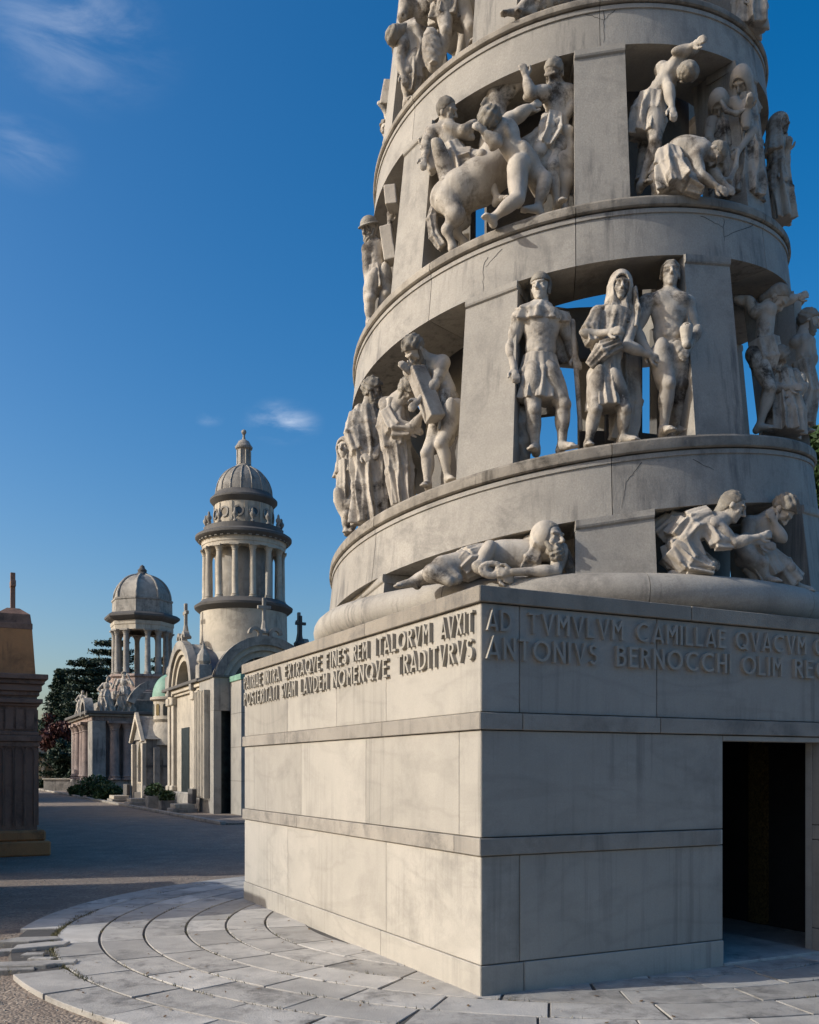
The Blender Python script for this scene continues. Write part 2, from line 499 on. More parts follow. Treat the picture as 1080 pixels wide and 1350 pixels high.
# ---------------------------------------------------------------- ring paving round the tomb
PC = np.array([1.74, 11.39])
pav = empty('pavement', (PC[0], PC[1], 0))
tag(pav, kind='structure')
RAD = [6.10, 5.64, 5.19, 4.745, 4.305, 3.87, 3.43, 2.98]
random.seed(11)
bed = MB()
bed.lathe([(6.04, GZ + 0.001), (6.02, -0.012), (2.5, -0.010)], 120, caps=False)
bed.build('mortar_bed', M['joint'], pav)

def slab(r0, r1, a0, a1, dz, skew=0.0, th=0.06, tilt=(0, 0)):
    n = max(2, int((a1 - a0) * r1 / 0.16))
    m = MB()
    b = 0.004
    V = []
    for ring, (rr, z) in enumerate(((r0, -th), (r0, -b), (r0 + b, 0), (r1 - b, 0), (r1, -b), (r1, -th))):
        for i in range(n + 1):
            t = i / n
            a = a0 + (a1 - a0) * t + skew * (rr - r0)
            if z == 0 and i in (0, n):
                a += (b / rr) * (1 if i == 0 else -1)
            jit = 0.0
            x, y = rr * math.cos(a), rr * math.sin(a)
            V.append((x, y, z + dz + tilt[0] * x + tilt[1] * y))
    Fc = []
    for k in range(5):
        for i in range(n):
            Fc.append((k * (n + 1) + i, k * (n + 1) + i + 1, (k + 1) * (n + 1) + i + 1, (k + 1) * (n + 1) + i))
    Fc.append(tuple(k * (n + 1) for k in range(6)))
    Fc.append(tuple(k * (n + 1) + n for k in range(6))[::-1])
    m.add(V, Fc)
    return m
GAP = MB()
A_BROKEN = [math.atan2(*(ground_px(x, y) - PC)[::-1]) % (2 * math.pi) for x, y in ((60, 1232), (62, 1275))]
ab0, ab1 = min(A_BROKEN), max(A_BROKEN)
grass_spots = []
for k in range(7):
    ro, ri = RAD[k] - 0.010, RAD[k + 1] + 0.016
    a = random.random() * 0.2
    end = a + 2 * math.pi
    while a < end - 0.05:
        Ls = random.uniform(0.7, 1.05)
        a2 = min(a + Ls / ro, end)
        if end - a2 < 0.3 / ro: a2 = end
        am = (a + a2) / 2 % (2 * math.pi)
        mid = PC + np.array([math.cos(am), math.sin(am)]) * (ro + ri) / 2
        if k == 0 and not (a2 % (2 * math.pi) < ab0 or a % (2 * math.pi) > ab1):
            a = a2; continue
        loc = (mid - (PC + 0)) 
        m = slab(ri, ro, a + 0.010 / ro, a2 - 0.010 / ro, random.uniform(-0.0015, 0.0015), skew=random.uniform(-0.012, 0.012))
        o = m.build('paving_slab', M['pave'], pav)
        a = a2
    for q in range(26):
        grass_spots.append((random.uniform(0, 6.283), RAD[k] + random.uniform(-0.01, 0.01)))
# broken corner of the outer ring
def chunk(px, py, pts, z0, h, rot):
    c = ground_px(px, py) - PC
    m = MB()
    P = [(c[0] + x * math.cos(rot) - y * math.sin(rot), c[1] + x * math.sin(rot) + y * math.cos(rot)) for x, y in pts]
    n = len(P)
    V = [(x, y, z0 - 0.03) for x, y in P] + [(x, y, z0 + h - 0.008) for x, y in P] + \
        [(c[0] + (x - c[0]) * 0.95, c[1] + (y - c[1]) * 0.95, z0 + h) for x, y in P]
    Fc = [tuple(range(2 * n, 3 * n))]
    for lvl in (0, 1):
        Fc += [(lvl * n + i, lvl * n + (i + 1) % n, (lvl + 1) * n + (i + 1) % n, (lvl + 1) * n + i) for i in range(n)]
    m.add(V, Fc)
    me_o = m.build('broken_slab_piece', M['pave'], pav)
for (px, py, pts, z0, h, rot) in (
        (34, 1241, [(-.30, -.10), (.05, -.14), (.34, -.05), (.30, .10), (-.1, .12)], GZ + .01, .06, 0.25),
        (24, 1252, [(-.2, -.06), (.16, -.09), (.2, .05), (-.16, .09)], GZ, .05, 0.4),
        (52, 1249, [(-.27, -.12), (.22, -.10), (.3, .06), (.1, .14), (-.2, .10)], GZ + .012, .06, 0.5),
        (44, 1259, [(-.1, -.06), (.1, -.05), (.09, .06), (-.08, .06)], GZ + .01, .05, 0.1),
        (33, 1273, [(-.33, -.08), (.2, -.11), (.34, .02), (.1, .1), (-.28, .09)], GZ + .008, .06, 0.15),
        (16, 1277, [(-.22, -.07), (.2, -.08), (.18, .07), (-.2, .08)], GZ, .05, 0.2),
        (68, 1271, [(-.18, -.07), (.2, -.09), (.22, .06), (-.16, .08)], GZ + .012, .055, 0.3),
        (55, 1264, [(-.12, -.04), (.1, -.05), (.12, .04), (-.1, .05)], GZ + .01, .045, 0.0)):
    chunk(px, py, pts, z0, h, rot)
# moss and dry grass in the joints
gb = MB()
for (a, r) in grass_spots + [(random.uniform(ab0 - 0.25, ab1 + 0.15), 5.645 + random.gauss(0, 0.025)) for _ in range(110)]:
    for q in range(random.randint(5, 16)):
        aa, r2 = a + random.gauss(0, 0.02), r + random.gauss(0, 0.006)
        x, y = r2 * math.cos(aa), r2 * math.sin(aa)
        h = random.uniform(0.008, 0.03); t = random.uniform(0, 6.28); wd = random.uniform(0.003, 0.006)
        dx, dy = math.cos(t) * wd, math.sin(t) * wd
        lx, ly = random.gauss(0, 0.012), random.gauss(0, 0.012)
        gb.add([(x - dx, y - dy, -0.012), (x + dx, y + dy, -0.012), (x + lx, y + ly, h)], [(0, 1, 2)])
go = gb.build('joint_grass', M['grass'], loc=(PC[0], PC[1], 0))
tag(go, 'dry grass and moss growing in the joints of the paving', 'grass', kind='stuff')

# fallen leaves blown over the paving and the road
M['litter'] = leafmat('dry_fallen_leaves', (0.10, 0.06, 0.03), (0.22, 0.14, 0.07))
lt = MB(); rl = np.random.default_rng(21)
for i in range(420):
    y = 5.2 + 11 * rl.random() ** 1.3; x = -0.45 * y + rl.random() * y * 0.75
    d_ = math.hypot(x - PC[0], y - PC[1]); z = 0.004 if d_ < 6.05 else GZ + 0.006
    q = np.array([x - 0.5515, y - 7.32])
    if q @ RD > -0.05 and q @ LD > -0.05: continue
    a = rl.random() * 6.28; s_ = 0.012 + 0.016 * rl.random(); up_ = 0.004 + 0.012 * rl.random()
    c_, n_ = math.cos(a), math.sin(a)
    lt.add([(x - c_ * s_, y - n_ * s_, z), (x + n_ * s_ * .55, y - c_ * s_ * .55, z + up_ * .5), (x + c_ * s_, y + n_ * s_, z + up_), (x - n_ * s_ * .55, y + c_ * s_ * .55, z + up_ * .4)], [(0, 1, 2, 3)])
tag(lt.build('leaf_litter', M['litter']), 'small dry fallen leaves scattered over paving and road', 'leaves', kind='stuff')

# ---------------------------------------------------------------- the tower tomb: square base
HB = 3.095                                           # half width of the base
CC = np.array([0.5515, 7.32]) + HB * (LD + RD)       # its centre (and the tower's axis)
tomb = empty('tower_tomb', (CC[0], CC[1], 0), YAW)
tag(tomb, 'pale marble tomb: square inscribed base carrying a spiral tower of sculpted niches', 'tomb')
SILL = -0.045
D0, D1, DT = 2.51, 3.75, 2.005                       # doorway along the right face, and its top
TH = 0.10                                            # thickness of the facing blocks
cr = HB - TH + 0.006
# core walls behind the facing (a hollow chamber)
m = MB(); m.box(-cr, -cr + 0.45, -cr, cr, SILL, 3.06)
m.build('core_wall', M['joint'], tomb)
m = MB(); m.box(cr - 0.45, cr, -cr, cr, SILL, 3.06); m.build('core_wall', M['joint'], tomb)
m = MB(); m.box(-cr + 0.45, cr - 0.45, cr - 0.45, cr, SILL, 3.06); m.build('core_wall', M['joint'], tomb)
xa, xb = -HB + D0 - 0.01, -HB + D1 + 0.01
m = MB(); m.box(-cr + 0.45, xa, -cr, -cr + 0.08, SILL, 3.06); m.build('core_wall', M['joint'], tomb)
m = MB(); m.box(xb, cr - 0.45, -cr, -cr + 0.08, SILL, 3.06); m.build('core_wall', M['joint'], tomb)
m = MB(); m.box(xa, xb, -cr, -cr + 0.08, DT + 0.01, 3.06); m.build('core_wall', M['joint'], tomb)
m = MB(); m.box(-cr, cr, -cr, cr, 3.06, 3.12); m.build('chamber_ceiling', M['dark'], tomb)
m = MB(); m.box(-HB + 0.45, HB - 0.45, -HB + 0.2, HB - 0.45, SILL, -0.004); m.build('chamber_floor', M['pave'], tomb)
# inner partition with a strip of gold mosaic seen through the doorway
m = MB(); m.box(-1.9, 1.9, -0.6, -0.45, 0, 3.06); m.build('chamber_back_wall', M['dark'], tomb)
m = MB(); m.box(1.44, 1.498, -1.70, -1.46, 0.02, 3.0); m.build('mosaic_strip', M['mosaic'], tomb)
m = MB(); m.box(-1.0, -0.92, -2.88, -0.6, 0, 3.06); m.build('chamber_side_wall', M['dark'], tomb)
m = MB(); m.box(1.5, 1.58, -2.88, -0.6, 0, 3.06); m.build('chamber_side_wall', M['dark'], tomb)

def left_block(name, t0, t1, z0, z1, mat, proud=0.0, g=0.0035, b=0.005):
    m = MB(); m.box(-HB - proud, -HB + TH, -HB + t0 + g, -HB + t1 - g, z0 + g, z1 - g, b)
    if t0 <= 0.001:                       # mitred at the corner
        m.v = [(x, y + (TH + proud - 0.001 if x > -HB + 0.05 and y < -HB + 0.02 else 0), z) for x, y, z in m.v]
    return m.build(name, mat, tomb)
def right_block(name, t0, t1, z0, z1, mat, proud=0.0, g=0.0035, b=0.005):
    m = MB(); m.box(-HB + t0 + g, -HB + t1 - g, -HB - proud, -HB + TH, z0 + g, z1 - g, b)
    if t0 <= 0.001:
        m.v = [(x + (TH + proud - 0.001 if y > -HB + 0.05 and x < -HB + 0.02 else 0), y, z) for x, y, z in m.v]
    return m.build(name, mat, tomb)
def far_block(side, name, t0, t1, z0, z1, mat, proud=0.0, g=0.0035, b=0.005):
    m = MB()
    if side == 0: m.box(HB - TH, HB + proud, -HB + t0 + g, -HB + t1 - g, z0 + g, z1 - g, b)
    else: m.box(-HB + t0 + g, -HB + t1 - g, HB - TH, HB + proud, z0 + g, z1 - g, b)
    return m.build(name, mat, tomb)
FULL = 2 * HB
Q = 0.026
# (z0, z1, proud, material, name, joints on the left face, joints on the right face)
courses = [
    (SILL, 0.233, 0.012, 'base', 'plinth_block', [1.81, 4.49, 5.77], [0.39]),
    (0.233, 1.079, 0.0, 'base', 'facing_block', [1.71, 4.45], [0.355]),
    (1.079, 1.220, Q, 'band', 'string_course', [0.38, 4.07], []),
    (1.220, 2.056, 0.0, 'base', 'facing_block', [0.34, 2.17, 3.99, 5.77], []),
    (2.056, 2.194, Q, 'band', 'string_course', [1.75, 4.49], [0.37, 1.77]),
    (2.194, 3.040, 0.0, 'base', 'frieze_block', [1.71, 2.92, 4.45], [0.355, 1.75]),
    (3.040, 3.171, 0.034, 'cope', 'coping_block', [2.13, 4.9], [2.11]),
]
for z0, z1, pr, mt, nm, jl, jr in courses:
    js = [TH + 0.002 if pr == 0 else TH] + jl + [FULL - TH]
    js[0] = -pr; js[-1] = FULL + pr
    for a, b2 in zip(js[:-1], js[1:]):
        # the left face runs to the corner; the right face butts against it
        left_block(nm, a, b2, z0, z1, M[mt], pr, g=0.0025)
    js = [-pr + 0.0005] + [j for j in jr] + [FULL - TH - 0.001]
    if z1 <= 2.1 and z0 < 2.0:
        if nm == 'string_course': js = [-pr + 0.0005, D0 - 0.045]
        else: js = [-pr + 0.0005] + [j for j in jr if j < D0] + [D0]
        for a, b2 in zip(js[:-1], js[1:]): right_block(nm, a, b2, z0, z1, M[mt], pr)
        js = [D1, 4.7, FULL - TH - 0.001]
        if nm == 'string_course':
            right_block('facing_block', D0 - 0.045, D0, z0, z1, M['base'], 0)
            right_block('facing_block', D1, D1 + 0.045, z0, z1, M['base'], 0)
            js = [D1 + 0.045, 4.7, FULL - TH - 0.001]
        for a, b2 in zip(js[:-1], js[1:]): right_block(nm, a, b2, z0, z1, M[mt], pr)
    else:
        js.insert(-1, 4.1); js = sorted(js)
        for a, b2 in zip(js[:-1], js[1:]): right_block(nm, a, b2, z0, z1, M[mt], pr)
    for side in (0, 1):
        jj = [TH + 0.001, 1.9, 4.0, FULL - TH - 0.001]
        if side == 0: jj[0] = -pr; jj[-1] = FULL + pr
        for a, b2 in zip(jj[:-1], jj[1:]): far_block(side, nm, a, b2, z0, z1, M[mt], pr)
# lintel strip between the door top and the string course, jamb reveals, threshold
m = MB(); m.box(-HB + D0, -HB + D1, -HB, -HB + 0.175, DT, 2.052, 0.004); m.build('lintel', M['base'], tomb)
m = MB(); m.box(-HB + D0 - 0.10, -HB + D0, -HB + TH + 0.003, -HB + 0.175, 0.0, DT, 0.003); m.build('door_jamb', M['base'], tomb)
m = MB(); m.box(-HB + D1, -HB + D1 + 0.10, -HB + TH + 0.003, -HB + 0.175, 0.0, DT, 0.003); m.build('door_jamb', M['base'], tomb)
m = MB(); m.box(-HB + D0 + 0.003, -HB + D1 - 0.003, -HB - 0.012, -HB + 1.9, SILL, 0.025, 0.006); m.build('threshold', M['pave'], tomb)
# flat roof of the base
m = MB(); m.box(-HB + TH - 0.01, HB - TH + 0.01, -HB + TH - 0.01, HB - TH + 0.01, 3.125, 3.16); m.build('base_roof', M['cope'], tomb)

# ---- raised inscription: stroke letters
def arc(cx, cy, rx, ry, a0, a1, n=10):
    return [(cx + rx * math.cos(RX(a0 + (a1 - a0) * i / n)), cy + ry * math.sin(RX(a0 + (a1 - a0) * i / n))) for i in range(n + 1)]
t_ = 0.06
GL = {
    'A': (0.62, [[(t_ * .9, 0), (0.31, 1 - t_), (0.62 - t_ * .9, 0)], [(0.15, 0.24), (0.47, 0.24)]]),
    'B': (0.50, [[(t_, 0), (t_, 1)], [(t_, 1 - t_)] + arc(0.2, 0.765, 0.19, 0.165, 90, -90) + [(t_, 0.6)], [(t_, 0.56)] + arc(0.22, 0.315, 0.21, 0.245, 90, -90) + [(t_, t_)]]),
    'C': (0.72, [arc(0.43, 0.5, 0.36, 0.43, 48, 312, 16)]),
    'D': (0.66, [[(t_, 0), (t_, 1)], [(t_, 1 - t_)] + arc(0.2, 0.5, 0.39, 0.43, 90, -90, 14) + [(t_, t_)]]),
    'E': (0.44, [[(t_, 0), (t_, 1)], [(t_, 1 - t_), (0.44, 1 - t_)], [(t_, 0.56), (0.38, 0.56)], [(t_, t_), (0.44, t_)]]),
    'F': (0.42, [[(t_, 0), (t_, 1)], [(t_, 1 - t_), (0.42, 1 - t_)], [(t_, 0.56), (0.36, 0.56)]]),
    'G': (0.74, [arc(0.43, 0.5, 0.36, 0.43, 48, 330, 16) + [(0.70, 0.46), (0.48, 0.46)]]),
    'H': (0.56, [[(t_, 0), (t_, 1)], [(0.56 - t_, 0), (0.56 - t_, 1)], [(t_, 0.5), (0.56 - t_, 0.5)]]),
    'I': (0.14, [[(t_, 0), (t_, 1)]]),
    'L': (0.42, [[(t_, 1), (t_, 0)], [(t_, t_), (0.42, t_)]]),
    'M': (0.62, [[(t_, 0), (t_, 1)], [(t_, 0.97), (0.31, 0.48), (0.62 - t_, 0.97)], [(0.62 - t_, 0), (0.62 - t_, 1)]]),
    'N': (0.58, [[(t_, 0), (t_, 1)], [(t_, 0.96), (0.58 - t_, 0.04)], [(0.58 - t_, 0), (0.58 - t_, 1)]]),
    'O': (0.84, [arc(0.42, 0.5, 0.355, 0.43, 0, 360, 24)]),
    'P': (0.46, [[(t_, 0), (t_, 1)], [(t_, 1 - t_)] + arc(0.2, 0.73, 0.19, 0.2, 90, -90) + [(t_, 0.53)]]),
    'Q': (0.84, [arc(0.42, 0.5, 0.355, 0.43, 0, 360, 24), [(0.48, 0.26), (0.80, 0.0)]]),
    'R': (0.50, [[(t_, 0), (t_, 1)], [(t_, 1 - t_)] + arc(0.2, 0.74, 0.19, 0.19, 90, -90) + [(t_, 0.55)], [(0.2, 0.53), (0.46, 0)]]),
    'S': (0.48, [arc(0.24, 0.735, 0.165, 0.195, 30, 270, 10) + arc(0.24, 0.305, 0.175, 0.235, 90, -150, 10)[1:]]),
    'T': (0.50, [[(0.25, 0), (0.25, 1 - t_)], [(0, 1 - t_), (0.5, 1 - t_)]]),
    'V': (0.60, [[(t_ * .9, 1), (0.30, t_), (0.60 - t_ * .9, 1)]]),
    'X': (0.56, [[(t_, 0), (0.56 - t_, 1)], [(t_, 1), (0.56 - t_, 0)]]),
}
LDEP = 0.034
def letter_mesh(ch):
    wd, strokes = GL[ch]
    m = MB()
    for si, st in enumerate(strokes):
        P = np.array(st, float)
        closed = np.hypot(*(P[0] - P[-1])) < 1e-6 and len(P) > 3
        if closed: P = P[:-1]
        n = len(P)
        Lf, Rt = [], []
        for i in range(n):
            a = P[(i - 1) % n] if (closed or i > 0) else None
            b = P[(i + 1) % n] if (closed or i < n - 1) else None
            d1 = (P[i] - a) / np.hypot(*(P[i] - a)) if a is not None else None
            d2 = (b - P[i]) / np.hypot(*(b - P[i])) if b is not None else None
            if d1 is None: d1 = d2
            if d2 is None: d2 = d1
            n1, n2 = np.array([-d1[1], d1[0]]), np.array([-d2[1], d2[0]])
            nn = n1 + n2
            L_ = np.hypot(*nn)
            nn = nn / L_ if L_ > 1e-6 else n1
            k = min(t_ / max(0.35, nn @ n1), t_ * 2.0)
            Lf.append(P[i] + nn * k); Rt.append(P[i] - nn * k)
        y1 = -1.0 - 0.012 * si
        V = [(q[0], y, q[1]) for y in (0.15, y1) for q in Lf] + [(q[0], y, q[1]) for y in (0.15, y1) for q in Rt]
        Fc = []
        rngi = range(n if closed else n - 1)
        for i in rngi:
            j = (i + 1) % n
            l0, l1, r0, r1 = i, i + n, i + 2 * n, i + 3 * n
            k0, k1, s0, s1 = j, j + n, j + 2 * n, j + 3 * n
            Fc += [(l1, k1, s1, r1), (l0, k0, k1, l1), (r0, r1, s1, s0)]
        if not closed:
            Fc += [(0, n, 3 * n, 2 * n), (n - 1, 3 * n - 1, 4 * n - 1, 2 * n - 1)]
        m.add(V, Fc)
    me = m.data('letter', M['letter'])
    fix_normals(me)
    return me
LM = {}
def word(txt, a, b, zb, h, face):
    e_ = 0.033 if a < b else -0.033
    a, b = a + e_ * (a > 0.05), b - e_
    nat = sum(GL[c][0] for c in txt) + 0.16 * (len(txt) - 1)
    k = abs(b - a) / nat
    x = 0.0
    for c in txt:
        if c not in LM: LM[c] = letter_mesh(c)
        if face == 'L':
            t = a - x * k
            inst(LM[c], 'letter', (-HB, -HB + t, zb), tomb, -math.pi / 2, (k, LDEP, h))
        else:
            t = a + x * k
            inst(LM[c], 'letter', (-HB + t, -HB, zb), tomb, 0.0, (k, LDEP, h))
        x += GL[c][0] + 0.16
for txt, a, b in (('PATRIAE', 6.15, 5.35), ('INTRA', 5.28, 4.62), ('EXTRAQVE', 4.51, 3.28), ('FINES', 3.18, 2.55), ('REM', 2.45, 2.03),
                  ('ITALORVM', 1.92, 0.75), ('AVXIT', 0.63, 0.04)):
    word(txt, a, b, 2.825, 0.165, 'L')
for txt, a, b in (('POSTERITATI', 6.15, 4.72), ('SVAM', 4.63, 4.07), ('LAVDEM', 3.97, 3.07), ('NOMENQVE', 2.99, 1.59), ('TRADITVRVS', 1.45, 0.04)):
    word(txt, a, b, 2.605, 0.172, 'L')
for txt, a, b in (('AD', 0.04, 0.30), ('TVMVLVM', 0.39, 1.40), ('CAMILLAE', 1.47, 2.55), ('QVACVM', 2.60, 3.56), ('C', 3.61, 3.80)):
    word(txt, a, b, 2.825, 0.165, 'R')
for txt, a, b in (('ANTONIVS', 0.035, 1.14), ('BERNOCCHI', 1.26, 2.62), ('OLIM', 2.68, 3.25), ('REG', 3.34, 3.86)):
    word(txt, a, b, 2.605, 0.172, 'R')

# ---------------------------------------------------------------- the tower
def toloc(P):
    d = np.asarray(P, float)[:2] - CC
    return (d @ RD, d @ LD, float(P[2]))
def cyl(th, R, z):
    """tower coordinates: th degrees from the camera-facing side, growing to the right"""
    a = math.radians(th)
    return toloc((CC[0] + R * math.sin(a), CC[1] - R * math.cos(a), z))
def RW(z):
    return 2.785 - 0.112 * (z - 4.5)
def ZH(n):
    """height of the spiral ledge after n turns (n = 0 faces the camera on the first turn)"""
    return 4.62 + 2.545 * n - 0.135 * n * n
def HBAND(n): return 0.54 - 0.055 * n
def HLIP(n): return 0.125 - 0.02 * n
TOR_Z, TOR_R = 3.348, 0.18
# torus course at the foot, in segments
for i in range(10):
    a0, a1 = i * 36 + 4, (i + 1) * 36 + 4
    m = MB(); V = []; n = 14; K = 18
    for j in range(n + 1):
        th_ = a0 + 0.06 + (a1 - a0 - 0.12) * j / n
        for k in range(K):
            q = 2 * math.pi * k / K
            V.append(cyl(th_, 2.89 + TOR_R * math.cos(q), TOR_Z + TOR_R * math.sin(q)))
    Fc = []
    for j in range(n):
        for k in range(K):
            Fc.append((j * K + k, j * K + (k + 1) % K, (j + 1) * K + (k + 1) % K, (j + 1) * K + k))
    Fc += [tuple(range(K)), tuple(n * K + k for k in range(K))[::-1]]
    m.add(V, Fc)
    o = m.build('torus_segment', M['tower'], tomb, smooth=60)
# floor inside the torus
m = MB(); m.lathe([(2.86, 3.30), (2.86, 3.5), (0.01, 3.5)], 64); m.build('tower_floor', M['tower'], tomb)

NEND = 2.75
def sweep(n0, n1, pf, name, mat, parent):
    steps = max(3, int((n1 - n0) * 360 / 3))
    m = MB(); V = []; K = None
    for i in range(steps + 1):
        n = n0 + (n1 - n0) * i / steps
        z = ZH(n); pr = pf(HBAND(n), HLIP(n)); K = len(pr)
        for dr, dz in pr:
            R = RW(z + dz) + dr if dr > -0.5 else RW(z) + dr
            V.append(cyl(n * 360, R, z + dz))
    Fc = []
    for i in range(steps):
        for k in range(K):
            Fc.append((i * K + k, i * K + (k + 1) % K, (i + 1) * K + (k + 1) % K, (i + 1) * K + k))
    Fc += [tuple(range(K)), tuple(steps * K + k for k in range(K))[::-1]]
    m.add(V, Fc)
    o = m.build(name, mat, parent, smooth=28)
    fix_normals(o.data); o.data.set_sharp_from_angle(angle=RX(28))
    return o
def ribbon(n0, n1):
    o = sweep(n0, n1, lambda hb, hl: [(-0.62, -hb), (0.0, -hb), (0.0, -0.055), (0.014, -0.052), (0.017, -0.012), (-0.004, -0.008), (-0.004, 0.0), (-0.62, 0.0)],
              'spiral_ledge_block', M['tower'], tomb)
    sweep(n0, n1, lambda hb, hl: [(-0.62, 0.002), (0.028, 0.004), (0.044, 0.016), (0.048, 0.032), (0.048, hl - 0.02), (0.036, hl), (-0.62, hl)], 'ledge_lip', M['lip'], o)
jn = [-0.50]
for deg in (-155, -102, -53.5, -1.5, 52, 105, 160, 214, 268, 318, 318 + 11, 360 - 30, 360 - 8, 360 + 42, 360 + 95, 360 + 148, 360 + 200, 360 + 255,
            360 + 306, 720 - 2, 720 + 50, 720 + 104, 720 + 160, 720 + 215):
    jn.append(deg / 360)
jn.append(NEND)
jn = sorted(jn)
jn = [j for i, j in enumerate(jn) if i == 0 or j - jn[i - 1] > 0.045]
for a, b2 in zip(jn[:-1], jn[1:]):
    ribbon(a + 0.00022, b2 - 0.00022)

def zfloor(n): return ZH(n) + HLIP(n) if ZH(n) > 3.3 else 3.49
def zceil(n): return ZH(n + 1) - HBAND(n + 1)
def pillar(th0, th1, turn, first=False, depth=0.5):
    n0, n1 = turn + th0 / 360, turn + th1 / 360
    V = []
    out = 0.004
    for th_, n in ((th0, n0), (th1, n1)):
        zb = 3.47 if first else zfloor(n) - 0.012
        zt = zceil(n) + 0.008
        for R0 in (0, 1):
            for z in (zb, zt):
                r = RW(z) + out - R0 * depth
                V.append(cyl(th_, r, z))
    m = MB()
    m.add(V, [(0, 1, 5, 4), (2, 6, 7, 3), (0, 2, 3, 1), (4, 5, 7, 6), (0, 4, 6, 2), (1, 3, 7, 5)])
    o = m.build('pillar', M['tower'], tomb); fix_normals(o.data)
    # capping strip following the slope of the ledge above
    V = []; K = 6; S = 8
    hc = 0.085
    for i in range(S + 1):
        t = i / S
        th_ = th0 - 0.12 + (th1 - th0 + 0.24) * t; n = turn + th_ / 360
        zt = zceil(n) - 0.001
        # chordal face: keep the cap just in front of the flat pillar face
        A = np.array(cyl(th0, RW(zt), 0)[:2]); B = np.array(cyl(th1, RW(zt), 0)[:2])
        ch = A + (B - A) * t
        nrm = -(B - A)[::-1] * np.array([1, -1]); nrm = nrm / np.hypot(*nrm)
        if nrm @ ch < 0: nrm = -nrm
        for dr, dz in ((-0.3, -hc), (0.012, -hc - 0.004), (0.03, -hc + 0.012), (0.034, -hc + 0.03), (0.028, 0.0), (-0.3, 0.0)):
            p = ch + nrm * dr
            V.append((p[0], p[1], zt + dz))
    Fc = []
    for i in range(S):
        for k in range(K):
            Fc.append((i * K + k, i * K + (k + 1) % K, (i + 1) * K + (k + 1) % K, (i + 1) * K + k))
    Fc += [tuple(range(K)), tuple(S * K + k for k in range(K))[::-1]]
    m = MB(); m.add(V, Fc)
    c = m.build('cap', M['tower'], o); fix_normals(c.data)
PILLARS = [(-81, -49, -1, True), (-8.3, 6.3, -1, True), (46, 60, -1, True), (95, 108, -1, True), (142, 155, -1, True), (190, 203, -1, True),
           (238, 251, -1, True), 
           (-32.0, -20.2, 0, False), (15.6, 27.8, 0, False), (62, 74, 0, False), (108, 120, 0, False), (156, 167, 0, False), (204, 215, 0, False), (250, 262, 0, False),
           (-57, -45.5, 1, False), (-8.2, 3.9, 1, False), (36.5, 48.5, 1, False), (84, 96, 1, False), (130, 142, 1, False), (178, 189, 1, False),
           (225, 236, 1, False), (272, 282, 1, False),
           (-34.5, -22.5, 2, False), (12, 24, 2, False), (60, 72, 2, False), (-78, -68, 2, False)]
for th0, th1, turn, first in PILLARS:
    n = turn + (th0 + th1) / 720
    if n + 1 > NEND: 
        continue
    pillar(th0, th1, turn, first)
# the fourth turn's pillars end above the picture under a plain drum
def pillar_top(th0, th1):
    V = []
    for th_ in (th0, th1):
        zb, zt = zfloor(2 + th_ / 360) - 0.012, 11.6
        for R0 in (0, 1):
            for z in (zb, zt):
                V.append(cyl(th_, RW(z) + 0.004 - R0 * 0.5, z))
    m = MB(); m.add(V, [(0, 1, 5, 4), (2, 6, 7, 3), (0, 2, 3, 1), (4, 5, 7, 6), (0, 4, 6, 2), (1, 3, 7, 5)])
    o = m.build('pillar', M['tower'], tomb); fix_normals(o.data)
for p in ((-34.5, -22.5), (12, 24), (60, 72), (-78, -68), (110, 122), (160, 172), (210, 222), (258, 268)):
    pillar_top(*p)
m = MB(); m.lathe([(1.9, 11.55), (2.05, 11.55), (2.03, 12.0), (1.2, 12.3), (0.01, 12.4)], 64); m.build('top_drum', M['tower'], tomb, smooth=30)

# curved back walls of the niches
def back_wall(th0, th1, z0, z1, R=None, name='niche_back_wall'):
    m = MB(); V = []; S = max(2, int((th1 - th0) / 4))
    for i in range(S + 1):
        th_ = th0 + (th1 - th0) * i / S
        for dr in (0, -0.08):
            for z in (z0, z1):
                V.append(cyl(th_, (R or RW((z0 + z1) / 2) - 0.95) + dr, z))
    Fc = []
    for i in range(S):
        k, q = 4 * i, 4 * i + 4
        Fc += [(k, k + 1, q + 1, q), (k + 2, q + 2, q + 3, k + 3), (k, q, q + 2, k + 2), (k + 1, k + 3, q + 3, q + 1)]
    Fc += [(0, 2, 3, 1), (4 * S, 4 * S + 1, 4 * S + 3, 4 * S + 2)]
    m.add(V, Fc)
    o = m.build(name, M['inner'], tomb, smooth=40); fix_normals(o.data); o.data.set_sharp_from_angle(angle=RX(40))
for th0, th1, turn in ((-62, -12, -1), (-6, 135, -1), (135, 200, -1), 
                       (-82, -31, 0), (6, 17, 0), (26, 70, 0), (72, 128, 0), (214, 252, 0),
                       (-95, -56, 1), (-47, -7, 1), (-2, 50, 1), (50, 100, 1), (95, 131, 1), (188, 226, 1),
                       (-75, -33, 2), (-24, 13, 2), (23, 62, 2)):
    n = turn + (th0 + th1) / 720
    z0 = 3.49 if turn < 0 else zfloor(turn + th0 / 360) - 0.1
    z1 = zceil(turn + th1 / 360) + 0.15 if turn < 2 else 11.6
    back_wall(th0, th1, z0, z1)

# dark stand-ins added for the far band, behind the second turn's standing group
back_wall(-24, 7, 5.9, 6.42, 1.9, 'far_band_standin')
back_wall(-24, -11.5, 5.42, 5.7, 1.75, 'far_band_standin')
back_wall(1.5, 7, 4.7, 6.5, 1.95, 'inner_pier')

